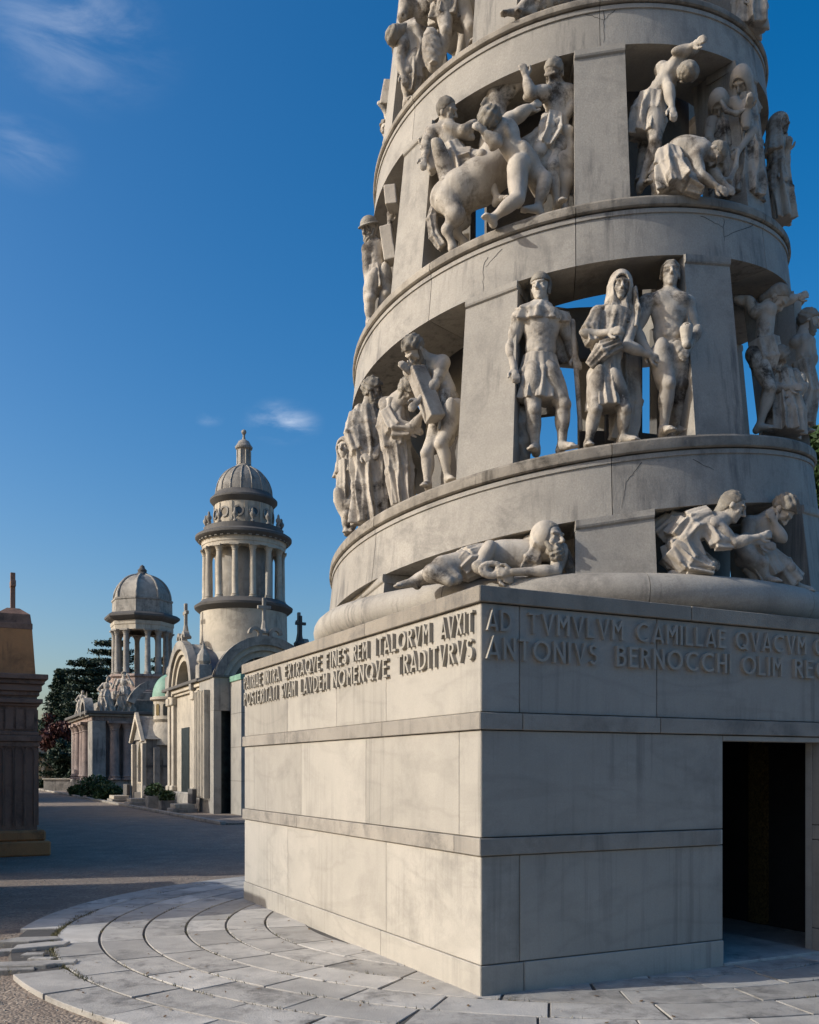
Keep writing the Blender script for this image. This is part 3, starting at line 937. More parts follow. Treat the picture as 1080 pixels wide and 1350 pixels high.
# old cracks in the ledge blocks
def crack(pts):
    m = MB(); V = []
    random.seed(int(pts[0][0] * 7))
    Q = []
    for (x0, y0), (x1, y1) in zip(pts[:-1], pts[1:]):
        for i in range(8): Q.append((x0 + (x1 - x0) * i / 8 + random.gauss(0, .5), y0 + (y1 - y0) * i / 8 + random.gauss(0, .5)))
    Q.append(pts[-1])
    for i, (x, y) in enumerate(Q):
        # where the viewing ray meets the tower's tapered face
        t = 8.0
        for _ in range(40):
            z = EYE + (HY - y) / FPX * t
            k = (x - 540) / FPX; R = RW(z) + 0.0015
            d = np.array([k, 1.0]); a = d @ d; b_ = -2 * d @ CC; c_ = CC @ CC - R * R
            t = (-b_ - math.sqrt(max(b_ * b_ - 4 * a * c_, 0))) / (2 * a)
        p = np.array([k * t, t, z]); n2 = np.array([p[0] - CC[0], p[1] - CC[1], 0]); n2 /= np.linalg.norm(n2)
        V.append(p)
    P = []
    for i in range(len(V)):
        dv = V[min(i + 1, len(V) - 1)] - V[max(i - 1, 0)]; nn = np.array([V[i][0] - CC[0], V[i][1] - CC[1], 0]); nn /= np.linalg.norm(nn)
        sdv = np.cross(dv, nn); sdv /= max(np.linalg.norm(sdv), 1e-6); wv = .0035 * (1 - .6 * i / len(V))
        P += [toloc(V[i] + sdv * wv), toloc(V[i] - sdv * wv)]
    m.add(P, [(2 * i, 2 * i + 1, 2 * i + 3, 2 * i + 2) for i in range(len(V) - 1)])
    m.build('crack', M['joint'], tomb)
for pts in ([(644, 338), (638, 350), (637, 384)], [(662, 328), (640, 352)], [(797, 14), (796, 56)], [(770, 18), (797, 26)], [(812, 11), (797, 26)],
            [(954, 288), (955, 318)], [(925, 284), (954, 300)], [(994, 296), (955, 312)], [(846, 609), (826, 636), (820, 670)], [(914, 606), (942, 620)]):
    crack(pts)

# ---------------------------------------------------------------- carved figures (one continuous surface each, from a distance field)
f32 = np.float32
def nrm(v):
    v = np.asarray(v, float); L = np.linalg.norm(v)
    return v / L if L > 1e-9 else v

class Field:
    def __init__(s, h=0.011):
        s.h = h; s.ops = []
    # each op: (lo, hi, fn, k, mode)
    def _add(s, pts, pad, fn, k, mode):
        P = np.atleast_2d(np.array(pts, float))
        s.ops.append((P.min(0) - pad, P.max(0) + pad, fn, k, mode))
    def cap(s, a, b, ra, rb=None, k=0.02, mode='u'):
        a, b = np.asarray(a, float), np.asarray(b, float)
        rb = ra if rb is None else rb
        ba = b - a; L2 = max(ba @ ba, 1e-9)
        def fn(X, Y, Z):
            t = np.clip(((X - a[0]) * ba[0] + (Y - a[1]) * ba[1] + (Z - a[2]) * ba[2]) / L2, 0, 1)
            dx, dy, dz = X - a[0] - t * ba[0], Y - a[1] - t * ba[1], Z - a[2] - t * ba[2]
            return np.sqrt(dx * dx + dy * dy + dz * dz) - (ra + (rb - ra) * t)
        s._add([a, b], max(ra, rb) + k + 0.03, fn, k, mode)
    def poly(s, pts, rs, k=0.02, mode='u'):
        for i in range(len(pts) - 1):
            s.cap(pts[i], pts[i + 1], rs[i] if hasattr(rs, '__len__') else rs, rs[i + 1] if hasattr(rs, '__len__') else rs, k, mode)
    def ell(s, c, ax, rad, k=0.02, mode='u', curl=0.0, fq=150.0, cut=None):
        c = np.asarray(c, float); A = np.array([nrm(a) for a in ax]); r = np.asarray(rad, float)
        ph = float(abs(c.sum() * 7) % 6.28)
        def fn(X, Y, Z):
            x, y, z = X - c[0], Y - c[1], Z - c[2]
            u = x * A[0, 0] + y * A[0, 1] + z * A[0, 2]
            v = x * A[1, 0] + y * A[1, 1] + z * A[1, 2]
            w = x * A[2, 0] + y * A[2, 1] + z * A[2, 2]
            k0 = np.sqrt((u / r[0]) ** 2 + (v / r[1]) ** 2 + (w / r[2]) ** 2)
            k1 = np.sqrt((u / r[0] ** 2) ** 2 + (v / r[1] ** 2) ** 2 + (w / r[2] ** 2) ** 2)
            d = k0 * (k0 - 1) / np.maximum(k1, 1e-6)
            if curl:
                d = d + curl * (np.sin(fq * u + ph + 2 * np.sin(fq * .37 * w)) * np.sin(fq * w + 1.3 * ph) + 0.6 * np.sin(fq * v + 2 * ph) * np.sin(fq * .8 * u))
            if cut is not None:
                n_, d_ = cut
                d = np.maximum(d, x * n_[0] + y * n_[1] + z * n_[2] - d_)
            return d
        s._add([c], max(r) + k + 0.03, fn, k, mode)
    def box(s, c, ax, half, rnd=0.006, k=0.006, mode='u'):
        c = np.asarray(c, float); A = np.array([nrm(a) for a in ax]); hf = np.asarray(half, float) - rnd
        def fn(X, Y, Z):
            x, y, z = X - c[0], Y - c[1], Z - c[2]
            q = [np.abs(x * A[i, 0] + y * A[i, 1] + z * A[i, 2]) - hf[i] for i in range(3)]
            o = np.sqrt(sum(np.maximum(t, 0) ** 2 for t in q))
            return o + np.minimum(np.maximum(np.maximum(q[0], q[1]), q[2]), 0) - rnd
        s._add([c], float(np.linalg.norm(half)) + 0.03, fn, k, mode)
    def robe(s, pts, wid, dep, side, n=9, amp=0.10, k=0.028, seed=0.0, open_top=False):
        """draped cloth along a spine of points: elliptic section, vertical folds"""
        pts = [np.asarray(p, float) for p in pts]
        side = nrm(side)
        cum = 0.0
        for i in range(len(pts) - 1):
            a, b = pts[i], pts[i + 1]
            ba = b - a; L = np.linalg.norm(ba); ax = ba / L
            c0 = cum; cum += L
            u_ = nrm(side - (side @ ax) * ax); v_ = np.cross(ax, u_)
            w0, w1, d0, d1 = wid[i], wid[i + 1], dep[i], dep[i + 1]
            am0 = 2.1 * amp * (.25 + .75 * i / (len(pts) - 1)); am1 = 2.1 * amp * (.25 + .75 * (i + 1) / (len(pts) - 1))
            def fn(X, Y, Z, a=a, ax=ax, u_=u_, v_=v_, L=L, w0=w0, w1=w1, d0=d0, d1=d1, am0=am0, am1=am1, c0=c0):
                x, y, z = X - a[0], Y - a[1], Z - a[2]
                h_ = x * ax[0] + y * ax[1] + z * ax[2]
                t = np.clip(h_ / L, 0, 1)
                u = (x * u_[0] + y * u_[1] + z * u_[2]); v = (x * v_[0] + y * v_[1] + z * v_[2])
                W = w0 + (w1 - w0) * t; D = d0 + (d1 - d0) * t
                ang = np.arctan2(v / D, u / W)
                rr = np.sqrt((u / W) ** 2 + (v / D) ** 2)
                rip = 1 + (am0 + (am1 - am0) * t) * (1 - 2 * np.abs(np.sin(.5 * (n * ang + seed + 1.2 * np.sin(7 * (h_ + c0) + seed)))) + 0.45 * np.sin((n * 1.7) * ang + 2 * seed + 5 * (h_ + c0)))
                d = (rr - rip) * np.minimum(W, D) * 0.85
                return np.maximum(d, np.abs(h_ - L / 2) - L / 2 - 0.012)
            s._add([a, b], max(w0, w1, d0, d1) * 1.3 + k + 0.03, fn, k, 'u')
    def mesh(s, name, mat):
        if not s.ops: return None
        h = s.h
        solid = [o for o in s.ops if o[4] == 'u']
        lo = np.min([o[0] for o in solid], 0) - 2 * h; hi = np.max([o[1] for o in solid], 0) + 2 * h
        n = np.ceil((hi - lo) / h).astype(int) + 1
        F = np.full(n, 0.3, f32)
        axs = [(lo[i] + h * np.arange(n[i])).astype(np.float64) for i in range(3)]
        for l_, h_, fn, k, mode in s.ops:
            i0 = np.maximum(((l_ - lo) / h).astype(int), 0); i1 = np.minimum(((h_ - lo) / h).astype(int) + 2, n)
            if np.any(i1 <= i0): continue
            X = axs[0][i0[0]:i1[0], None, None].astype(f32); Y = axs[1][None, i0[1]:i1[1], None].astype(f32); Z = axs[2][None, None, i0[2]:i1[2]].astype(f32)
            d = fn(X, Y, Z).astype(f32)
            W = F[i0[0]:i1[0], i0[1]:i1[1], i0[2]:i1[2]]
            if mode == 'u':
                hh = np.maximum(k - np.abs(W - d), 0) / k
                W[...] = np.minimum(W, d) - hh * hh * k * 0.25
            else:
                d = -d
                hh = np.maximum(k - np.abs(W - d), 0) / k
                W[...] = np.maximum(W, d) + hh * hh * k * 0.25
        return surface_nets(F, lo, h, name, mat)

CORN = np.array([(i, j, k) for i in (0, 1) for j in (0, 1) for k in (0, 1)])
EDG = [(a, b) for a in range(8) for b in range(a + 1, 8) if np.abs(CORN[a] - CORN[b]).sum() == 1]
def surface_nets(F, lo, h, name, mat):
    S = F < 0
    nx, ny, nz = F.shape
    cnt = np.zeros((nx - 1, ny - 1, nz - 1), np.int8)
    for c in CORN:
        cnt += S[c[0]:nx - 1 + c[0], c[1]:ny - 1 + c[1], c[2]:nz - 1 + c[2]]
    act = (cnt > 0) & (cnt < 8)
    idx = np.argwhere(act)
    if len(idx) == 0: return None
    val = np.stack([F[idx[:, 0] + c[0], idx[:, 1] + c[1], idx[:, 2] + c[2]] for c in CORN], 1)
    acc = np.zeros((len(idx), 3)); num = np.zeros(len(idx))
    for a, b in EDG:
        va, vb = val[:, a], val[:, b]
        mk = (va < 0) != (vb < 0)
        t = np.where(mk, va / np.where(mk, va - vb, 1), 0)
        p = CORN[a] + (CORN[b] - CORN[a]) * t[:, None]
        acc += p * mk[:, None]; num += mk
    V = lo + h * (idx + acc / num[:, None])
    vid = np.full(act.shape, -1, np.int64); vid[act] = np.arange(len(idx))
    quads = []
    for ax in range(3):
        o = [1, 1, 1]; o[ax] = 0
        sl0 = tuple(slice(1, d - 1) if i != ax else slice(0, d - 1) for i, d in enumerate(F.shape))
        sl1 = tuple(slice(1, d - 1) if i != ax else slice(1, d) for i, d in enumerate(F.shape))
        A, B = S[sl0], S[sl1]
        e = np.argwhere(A != B)
        if len(e) == 0: continue
        inside = A[e[:, 0], e[:, 1], e[:, 2]]
        for i in range(3):
            if i != ax: e[:, i] += 1
        b1, b2 = (ax + 1) % 3, (ax + 2) % 3
        def at(d1, d2):
            q = e.copy(); q[:, b1] += d1; q[:, b2] += d2
            return vid[q[:, 0], q[:, 1], q[:, 2]]
        q = np.stack([at(-1, -1), at(0, -1), at(0, 0), at(-1, 0)], 1)
        q[~inside] = q[~inside][:, ::-1]
        quads.append(q)
    Q = np.concatenate(quads)
    Q = Q[(Q >= 0).all(1)]
    base = np.array([(V[:, 0].min() + V[:, 0].max()) / 2, (V[:, 1].min() + V[:, 1].max()) / 2, V[:, 2].min()])
    me = bpy.data.meshes.new(name)
    me.vertices.add(len(V)); me.vertices.foreach_set('co', (V - base).astype(f32).ravel())
    me.loops.add(Q.size); me.loops.foreach_set('vertex_index', Q.astype(np.int32).ravel())
    me.polygons.add(len(Q)); me.polygons.foreach_set('loop_start', (np.arange(len(Q)) * 4).astype(np.int32))
    me.polygons.foreach_set('loop_total', np.full(len(Q), 4, np.int32))
    me.polygons.foreach_set('use_smooth', np.ones(len(Q), bool))
    me.update(calc_edges=True)
    me.materials.append(mat)
    return me, base

UPV = np.array([0, 0, 1.0]); CAMV = np.array([0, -1.0, 0])
class Fig:
    """a figure whose joints are given as photo pixels plus metres towards the viewer, at the depth of the ledge it stands on"""
    def __init__(s, x, y, turn, S=1.7, inset=0.17, th=None, h=0.0098):
        s.S = S; s.hood = False
        zz = {-1: 3.9, 0: 5.5, 1: 7.8, 2: 9.9}[turn]
        R = RW(zz) - inset
        k = (x - 540) / FPX
        d = np.array([k, 1.0])
        a = d @ d; b = -2 * d @ CC; c = CC @ CC - R * R
        disc = b * b - 4 * a * c
        s.Z = (-b - math.sqrt(max(disc, 0))) / (2 * a)
        if th is not None:
            s.Z = CC[1] - R * math.cos(RX(th))
        s.body, s.cloth, s.hair, s.extra = Field(h), Field(h), Field(h * 0.85), []
        s.h = h
    def P(s, x, y, d=0.0):
        Z = s.Z - d
        return np.array([(x - 540) / FPX * Z, Z, EYE + (HY - y) / FPX * Z])
    def m(s, px): return px * s.Z / FPX
    def finger_hand(s, w, e, out=None, curl=0.35, F=None):
        S, F = s.S, F or s.body
        d = nrm(w - e) if out is None else nrm(out)
        side = nrm(np.cross(d, CAMV)); up = np.cross(side, d)
        F.ell(w + d * .030 * S, (d, side, up), (.032 * S, .022 * S, .013 * S), 0.012)
        for i, q in enumerate((-.018, -.006, .006, .017)):
            L = (.036, .043, .041, .032)[i] * S
            a = w + d * .052 * S + side * q * S
            b = a + nrm(d - up * curl * .6) * L * .55
            F.poly([a, b, b + nrm(d * .6 - up * curl * 1.6) * L * .5], [.0082 * S, .0075 * S, .006 * S], 0.006)
        a = w + d * .018 * S + side * .020 * S
        F.poly([a, a + nrm(d + side * .9) * .024 * S, a + nrm(d + side * .5) * .045 * S], [.010 * S, .0085 * S, .007 * S], 0.008)
    def arm(s, sh, el, wr, thick=1.0, hand=True, out=None):
        S, F = s.S * thick, s.body
        F.cap(sh, el, .040 * S, .029 * S, .012)
        mid = sh + (el - sh) * .45; F.ell(mid, (nrm(el - sh), CAMV, np.cross(nrm(el - sh), CAMV)), (.075 * S, .041 * S, .039 * S), .02)
        F.cap(el, wr, .0315 * S, .019 * S, .02)
        q = el + (wr - el) * .28; F.ell(q, (nrm(wr - el), CAMV, np.cross(nrm(wr - el), CAMV)), (.065 * S, .034 * S, .034 * S), .02)
        if hand: s.finger_hand(wr, el, out)
    def leg(s, hip, kn, an, toe=None, thick=1.0, foot=True):
        S, F = s.S * thick, s.body
        F.cap(hip, kn, .062 * S, .040 * S, .03)
        F.cap(kn, an, .038 * S, .022 * S, .012)
        ax = nrm(an - kn); bk = nrm(-s.front + (s.front @ ax) * ax)
        F.ell(kn + (an - kn) * .30 + bk * .012 * S, (ax, bk, np.cross(ax, bk)), (.085 * S, .040 * S, .040 * S), .02)
        F.ell(hip + (kn - hip) * .4 - bk * .012 * S, (nrm(kn - hip), bk, np.cross(nrm(kn - hip), bk)), (.12 * S, .055 * S, .056 * S), .03)
        F.ell(kn - bk * .012 * S, (ax, bk, np.cross(ax, bk)), (.035 * S, .036 * S, .034 * S), .012)
        if foot:
            if toe is None: toe = s.front * 1.0
            t = np.array([toe[0], toe[1], 0.0]); t = nrm(t)
            sd = np.cross(t, UPV)
            hl = an - t * .018 * S - UPV * .022 * S
            F.cap(hl, an, .024 * S, .022 * S, .015)
            F.cap(an - UPV * .005 * S, an + t * .085 * S - UPV * .028 * S, .026 * S, .017 * S, .02)
            for i, q in enumerate((-.020, -.010, 0, .010, .019)):
                a = an + t * (.085 - abs(q + .006) * .6) * S + sd * q * S - UPV * .031 * S
                F.cap(a, a + t * .026 * S - UPV * .003 * S, .0085 * S, .0075 * S, .006)
    def head(s, hd, nk, gaze, hair='short', beard=False, size=1.0, up=None):
        S, F = s.S * size * 1.13, s.body
        hu = nrm(hd - nk) if up is None else nrm(up)
        g = nrm(np.asarray(gaze) - (np.asarray(gaze) @ hu) * hu); sd = np.cross(g, hu)
        ax = (sd, g, hu)
        F.cap(nk, hd - hu * .03 * S - g * .006 * S, .035 * S, .032 * S, .02)
        F.ell(hd + hu * .012 * S - g * .004 * S, ax, (.045 * S, .056 * S, .057 * S), .012)
        F.ell(hd + g * .018 * S - hu * .028 * S, ax, (.035 * S, .037 * S, .043 * S), .015)
        F.ell(hd + g * .042 * S - hu * .058 * S, ax, (.016 * S, .013 * S, .013 * S), .014)
        for e in (-1, 1):
            F.ell(hd + g * .060 * S + hu * .003 * S + sd * e * .0195 * S, ax, (.0155 * S, .018 * S, .010 * S), .006, 's')
            F.ell(hd + g * .044 * S + hu * .002 * S + sd * e * .0195 * S, ax, (.012 * S, .008 * S, .008 * S), .005)
            F.cap(hd + g * .053 * S + hu * .018 * S + sd * e * .006 * S, hd + g * .044 * S + hu * .019 * S + sd * e * .030 * S, .008 * S, .007 * S, .008)
            F.ell(hd + g * .036 * S - hu * .016 * S + sd * e * .026 * S, ax, (.013 * S, .012 * S, .014 * S), .014)
            if hair not in ('hood', 'helmet', 'cap'):
                F.ell(hd - g * .004 * S - hu * .006 * S + sd * e * .046 * S, ax, (.006 * S, .012 * S, .019 * S), .006)
        F.cap(hd + g * .053 * S + hu * .012 * S, hd + g * .070 * S - hu * .016 * S, .006 * S, .0095 * S, .006)
        F.ell(hd + g * .056 * S - hu * .020 * S, ax, (.013 * S, .008 * S, .006 * S), .006)
        F.cap(hd + g * .062 * S - hu * .039 * S + sd * .014 * S, hd + g * .062 * S - hu * .039 * S - sd * .014 * S, .006 * S, .006 * S, .004, 's')
        F.cap(hd + g * .051 * S - hu * .0345 * S + sd * .012 * S, hd + g * .051 * S - hu * .0345 * S - sd * .012 * S, .0062 * S, .0062 * S, .005)
        F.cap(hd + g * .0495 * S - hu * .0435 * S + sd * .009 * S, hd + g * .0495 * S - hu * .0435 * S - sd * .009 * S, .0062 * S, .0062 * S, .005)
        cutn = nrm(g * .80 - hu * .60)
        G = s.hair
        if hair == 'short':
            G.ell(hd + hu * .017 * S - g * .008 * S, ax, (.050 * S, .060 * S, .059 * S), .01, curl=.0022 * S, fq=95 / S * 1.7, cut=(cutn, .018 * S))
        elif hair == 'curly':
            G.ell(hd + hu * .018 * S - g * .008 * S, ax, (.057 * S, .066 * S, .064 * S), .01, curl=.006 * S, fq=78 / S * 1.7, cut=(cutn, .024 * S))
        elif hair == 'long':
            G.ell(hd + hu * .015 * S - g * .012 * S, ax, (.052 * S, .062 * S, .062 * S), .01, curl=.003 * S, fq=80, cut=(cutn, .02 * S))
            G.cap(hd - g * .03 * S, nk - g * .04 * S, .04 * S, .03 * S, .02)
        elif hair == 'hood':
            s.hood = True
            G.ell(hd + hu * .012 * S - g * .008 * S, ax, (.061 * S, .072 * S, .075 * S), .02)
            G.robe([hd + hu * .0 - g * .012 * S, nk - hu * .03 * S - g * .01 * S, nk - hu * .10 * S], (.060 * S, .075 * S, .10 * S), (.066 * S, .062 * S, .07 * S), sd, 7, .05, .03)
            G.ell(hd + g * .07 * S - hu * .012 * S, ax, (.040 * S, .075 * S, .060 * S), .012, 's')
            G.ell(hd + g * .10 * S - hu * .075 * S, ax, (.030 * S, .06 * S, .05 * S), .012, 's')
        elif hair in ('helmet', 'cap'):
            G.ell(hd + hu * .024 * S - g * .004 * S, ax, (.055 * S, .067 * S, .062 * S), .006, cut=(-hu, .0))
            if hair == 'helmet': G.ell(hd + hu * .026 * S + g * .004 * S, ax, (.066 * S, .078 * S, .009 * S), .008)
            else:
                for e in (-1, 1): G.cap(hd + sd * e * .046 * S + hu * .01 * S, hd + sd * e * .044 * S - hu * .035 * S + g * .008 * S, .014 * S, .009 * S, .01)
        if beard:
            G.ell(hd + g * .038 * S - hu * .058 * S, ax, (.036 * S, .030 * S, .040 * S), .01, curl=.005 * S, fq=95)
            G.cap(hd + g * .05 * S - hu * .029 * S - sd * .02 * S, hd + g * .05 * S - hu * .029 * S + sd * .02 * S, .007 * S, .007 * S, .006)
            for e in (-1, 1):
                G.cap(hd + g * .01 * S - hu * .01 * S + sd * e * .040 * S, hd + g * .03 * S - hu * .045 * S + sd * e * .028 * S, .010 * S, .014 * S, .01)
    def torso(s, nk, pv, ls, rs, back=False, muscle=True, thick=1.0, bend=None):
        S, F = s.S * thick, s.body
        up = nrm(nk - pv)
        lat = nrm((rs - ls) - ((rs - ls) @ up) * up)
        fr = nrm(np.cross(lat, up))
        if back: fr = -fr
        s.front, s.lat, s.up = fr, lat, up
        ax = (lat, fr, up)
        hw = np.clip(np.linalg.norm(rs - ls) / 2, .045 * S, .105 * S)
        mid = (nk + pv) / 2 if bend is None else bend
        ch = nk + (mid - nk) * .62 
        bl = mid + (pv - mid) * .35
        F.ell(ch, ax, (hw * .92, .066 * S, .115 * S), .03)
        F.ell(bl, ax, (hw * .78, .054 * S, .095 * S), .04)
        F.ell(pv, ax, (max(hw * .86, .075 * S), .062 * S, .068 * S), .04)
        F.cap(ch, bl, .055 * S, .055 * S, .04)
        for q in (ls, rs):
            F.cap(nk - up * .01 * S, q, .036 * S, .040 * S, .03)
            F.ell(q, ax, (.046 * S, .046 * S, .048 * S), .025)
        if muscle:
            for e in (-1, 1):
                c = ch + up * .040 * S + fr * .046 * S + lat * e * hw * .42
                F.ell(c, (lat, fr, up), (hw * .50, .020 * S, .040 * S), .022)
                if not back:
                    for j in range(3):
                        F.ell(bl + up * (.055 - .040 * j) * S + fr * (.049 - .002 * j) * S + lat * e * .020 * S, ax, (.019 * S, .013 * S, .017 * S), .005)
                else:
                    F.ell(pv - fr * .045 * S + lat * e * .036 * S - up * .02 * S, ax, (.042 * S, .038 * S, .05 * S), .015)
                F.ell(ch - fr * .045 * S + up * .02 * S + lat * e * hw * .45, ax, (hw * .38, .028 * S, .06 * S), .015)
    def hips(s, pv, sep=.046):
        return pv - s.lat * sep * s.S - s.up * .02 * s.S, pv + s.lat * sep * s.S - s.up * .02 * s.S
    def done(s, label, cat='statue', name='statue', group='carved figures in the niches of the tower'):
        r = s.body.mesh(name, M['statue'])
        if r is None: return None
        me, base = r
        o = bpy.data.objects.new(name, me); o.location = base
        COL.objects.link(o)
        tag(o, label, cat, group)
        for nm, fld in (('drapery', s.cloth), ('hair', s.hair)):
            q = fld.mesh(nm, M['statue' if nm == 'drapery' or s.hood else 'statue_hair'])
            if q:
                c = bpy.data.objects.new(nm, q[0]); c.location = q[1] - base; link(c, o)
        for nm, fld in s.extra:
            q = fld.mesh(nm, M['statue'])
            if q:
                c = bpy.data.objects.new(nm, q[0]); c.location = q[1] - base; link(c, o)
        return o
    def part(s, nm):
        F = Field(s.h); s.extra.append((nm, F)); return F

def G3(x, up, d):
    """a direction: image right, up, towards the viewer"""
    return np.array([x, -d, up], float)

# ---- second turn, soldier in a crested helmet
def standing(f, j, hair='short', beard=False, gaze=G3(0, 0, 1), back=False, muscle=True, toeL=None, toeR=None, thick=1.0, hsize=1.0, hands=(True, True), bend=None):
    P = {k: f.P(*v) for k, v in j.items()}
    f.torso(P['nk'], P['pv'], P['ls'], P['rs'], back, muscle, thick, bend)
    if 'le' in P: f.arm(P['ls'], P['le'], P['lh'], thick, hands[0])
    if 're' in P: f.arm(P['rs'], P['re'], P['rh'], thick, hands[1])
    hl, hr = f.hips(P['pv'])
    if 'lk' in P: f.leg(hl, P['lk'], P['lf'], toeL, thick)
    if 'rk' in P: f.leg(hr, P['rk'], P['rf'], toeR, thick)
    if 'hd' in P: f.head(P['hd'], P['nk'], gaze, hair, beard, hsize)
    return P

f = Fig(712, 595, 0, 1.66)
P = standing(f, dict(hd=(713.5, 381), nk=(714.5, 405), ls=(685, 421, .0), rs=(742, 423, -.05), le=(673, 459, -.02), lh=(678, 486, .08), re=(752, 452, -.12), rh=(758, 470, -.05),
                 pv=(712, 486), lk=(703.5, 541, .06), lf=(706, 590, .02), rk=(743, 534, .06), rf=(741, 587, .02)), thick=1.1, hair='cap', gaze=G3(-.5, .05, .9), toeL=G3(-.35, 0, 1), toeR=G3(.5, 0, .9))
f.cloth.robe([f.P(712, 470), f.P(712, 492), f.P(711, 528)], (f.m(22), f.m(27), f.m(30)), (.115, .135, .15), f.lat, 11, .05, seed=1)
c = f.part('cloak')
c.robe([f.P(714, 402, -.0), f.P(712, 414), f.P(712, 425)], (.11, .24, .27), (.09, .14, .15), f.lat, 9, .05, seed=3)
c.robe([f.P(735, 415, -.12), f.P(742, 460, -.18), f.P(744, 478, -.2)], (.12, .10, .08), (.05, .05, .05), f.lat, 5, .12)
c = f.part('crest')
c.poly([f.P(703, 368, .02), f.P(708, 362, .0), f.P(717, 359, -.02), f.P(724, 364, -.05)], [.012, .028, .03, .02], .02)
c = f.part('rock'); c.ell(f.P(690, 570, -.12), (UPV, CAMV, np.array([1., 0, 0])), (.30, .10, .11), .03, curl=.016, fq=34)
c = f.part('staff')
c.cap(f.P(755, 424, -.02), f.P(765.5, 566, -.02), .026, .022)
f.done('standing helmeted soldier with short tunic and cloak beside a staff, second turn of the tower')

# veiled woman, one arm folded, the other stretched to the man beside her
f = Fig(800, 590, 0, 1.6, inset=0.16)
P = standing(f, dict(hd=(818, 379, .02), nk=(816, 402), ls=(788, 414), rs=(836, 414, -.02), le=(776, 443, .06), lh=(801, 438, .19), re=(827, 456, .10), rh=(856, 468, .09), pv=(798, 494),
                 lk=(785.5, 540, .08), lf=(775.5, 585, .0), rk=(824, 541, .08), rf=(821, 577, .02)), hair='hood', gaze=G3(-.05, -.35, 1), muscle=False, toeL=G3(-.1, 0, 1), toeR=G3(.7, 0, .7), hsize=1.05, bend=f.P(806, 450))
f.cloth.robe([f.P(798, 474), f.P(799, 505), f.P(801, 538)], (f.m(18), f.m(22), f.m(27)), (.12, .14, .16), f.lat, 15, .05, seed=4)
f.cloth.robe([f.P(814, 412), f.P(808, 442), f.P(797, 480)], (f.m(21), f.m(21), f.m(19)), (.125, .125, .125), f.lat, 9, .05, seed=2)
f.cloth.robe([f.P(788, 414, .02), f.P(778, 436, .05), f.P(782, 452, .08)], (.075, .085, .07), (.08, .09, .08), f.lat, 5, .08)
c = f.part('sash')
c.robe([f.P(779, 482, .08), f.P(795, 462, .14), f.P(817, 452, .15)], (.06, .08, .06), (.06, .07, .05), UPV, 9, .12, seed=3)
c = f.part('cape')
c.robe([f.P(826, 412, -.14), f.P(828, 470, -.16), f.P(827, 530, -.18), f.P(822, 580, -.18)], (f.m(14), f.m(17), f.m(20), f.m(19)), (.06, .07, .08, .08), f.lat, 7, .10, seed=1)
c = f.part('veil')
c.robe([f.P(836, 384, .02), f.P(840, 408, .05), f.P(838, 430, .08)], (.028, .03, .022), (.07, .05, .03), f.lat, 3, .1)
f.done('veiled woman in a short skirt between the soldier and the bare-chested man')

# bare-chested man with a goblet
f = Fig(880, 578, 0, 1.68)
P = standing(f, dict(hd=(883.5, 362.5), nk=(883, 385), ls=(853, 400), rs=(905, 401), le=(837, 438, .02), lh=(855, 464, .1), re=(915, 442, .0), rh=(907, 459, .12),
                 pv=(881, 466), lk=(881, 507, .12), lf=(875, 566, .05), rk=(899, 507, .02), rf=(893, 566, -.12)), thick=1.1, hair='short', gaze=G3(-.12, -.02, 1), toeL=G3(.15, 0, 1), toeR=G3(.4, 0, .8))
f.cloth.robe([f.P(887, 455), f.P(893, 480), f.P(898, 512, -.03)], (f.m(21), f.m(20), f.m(13)), (.12, .12, .10), f.lat, 9, .06, seed=2)
c = f.part('goblet')
c.cap(f.P(905, 434, .15), f.P(905, 444, .15), .062, .05); c.cap(f.P(905, 444, .15), f.P(905, 452, .15), .03, .02); c.cap(f.P(905, 452, .15), f.P(905, 455, .15), .045, .05)
c.ell(f.P(905, 431, .15), (UPV, CAMV, np.array([1., 0, 0])), (.03, .05, .05), .008, 's')
f.done('bare-chested standing man holding a goblet, right of the veiled woman in the short skirt')

# crucified-like bent man right of the pillar, a cross post, a kneeling woman, men at the edge
f = Fig(1008, 570, 0, 1.6, inset=0.25)
P = standing(f, dict(hd=(1025, 393, .05), nk=(1012, 402), ls=(998, 411), rs=(1014, 409, .05), le=(985, 397, -.05), lh=(972, 398, -.1), re=(1034, 397, -.05), rh=(1050, 392, -.05),
                 pv=(1006, 462), lk=(1016, 512, .1), lf=(1001, 562, .02), rk=(1014, 508, -.12), rf=(1003, 560, -.2)), hair='long', beard=True, gaze=G3(.75, -.75, .3), toeL=G3(.8, 0, .6), toeR=G3(.8, 0, .3))
f.cloth.robe([f.P(1007, 450), f.P(1010, 475), f.P(1009, 490)], (.15, .16, .13), (.12, .13, .1), f.lat, 7, .08)
f.done('bent nearly naked man with outstretched arms right of the second-turn pillar')
f = Fig(1049, 500, 0, 1.6, inset=0.36)
o_ = f.body
o_.box((f.P(1049, 396) + f.P(1049, 575)) / 2, (np.array([1., 0, 0]), np.array([0, 1., 0]), UPV), (f.m(5.5), .06, f.m(88)), .008)
o_.box(f.P(1046, 397), (np.array([1., 0, 0]), np.array([0, 1., 0]), UPV), (f.m(13), .06, f.m(5)), .008)
f.done('stone cross post standing behind the kneeling woman', 'cross', 'stone_cross')
f = Fig(1034, 572, 0, 1.5, inset=0.12)
P = standing(f, dict(hd=(1027, 474, .08), nk=(1030, 488), ls=(1018, 497), rs=(1046, 495), le=(1022, 512, .08), lh=(1040, 511, .15), re=(1057, 513, .0), rh=(1046, 524, .12), pv=(1036, 530)),
             hair='curly', gaze=G3(-.8, .1, .6), muscle=False)
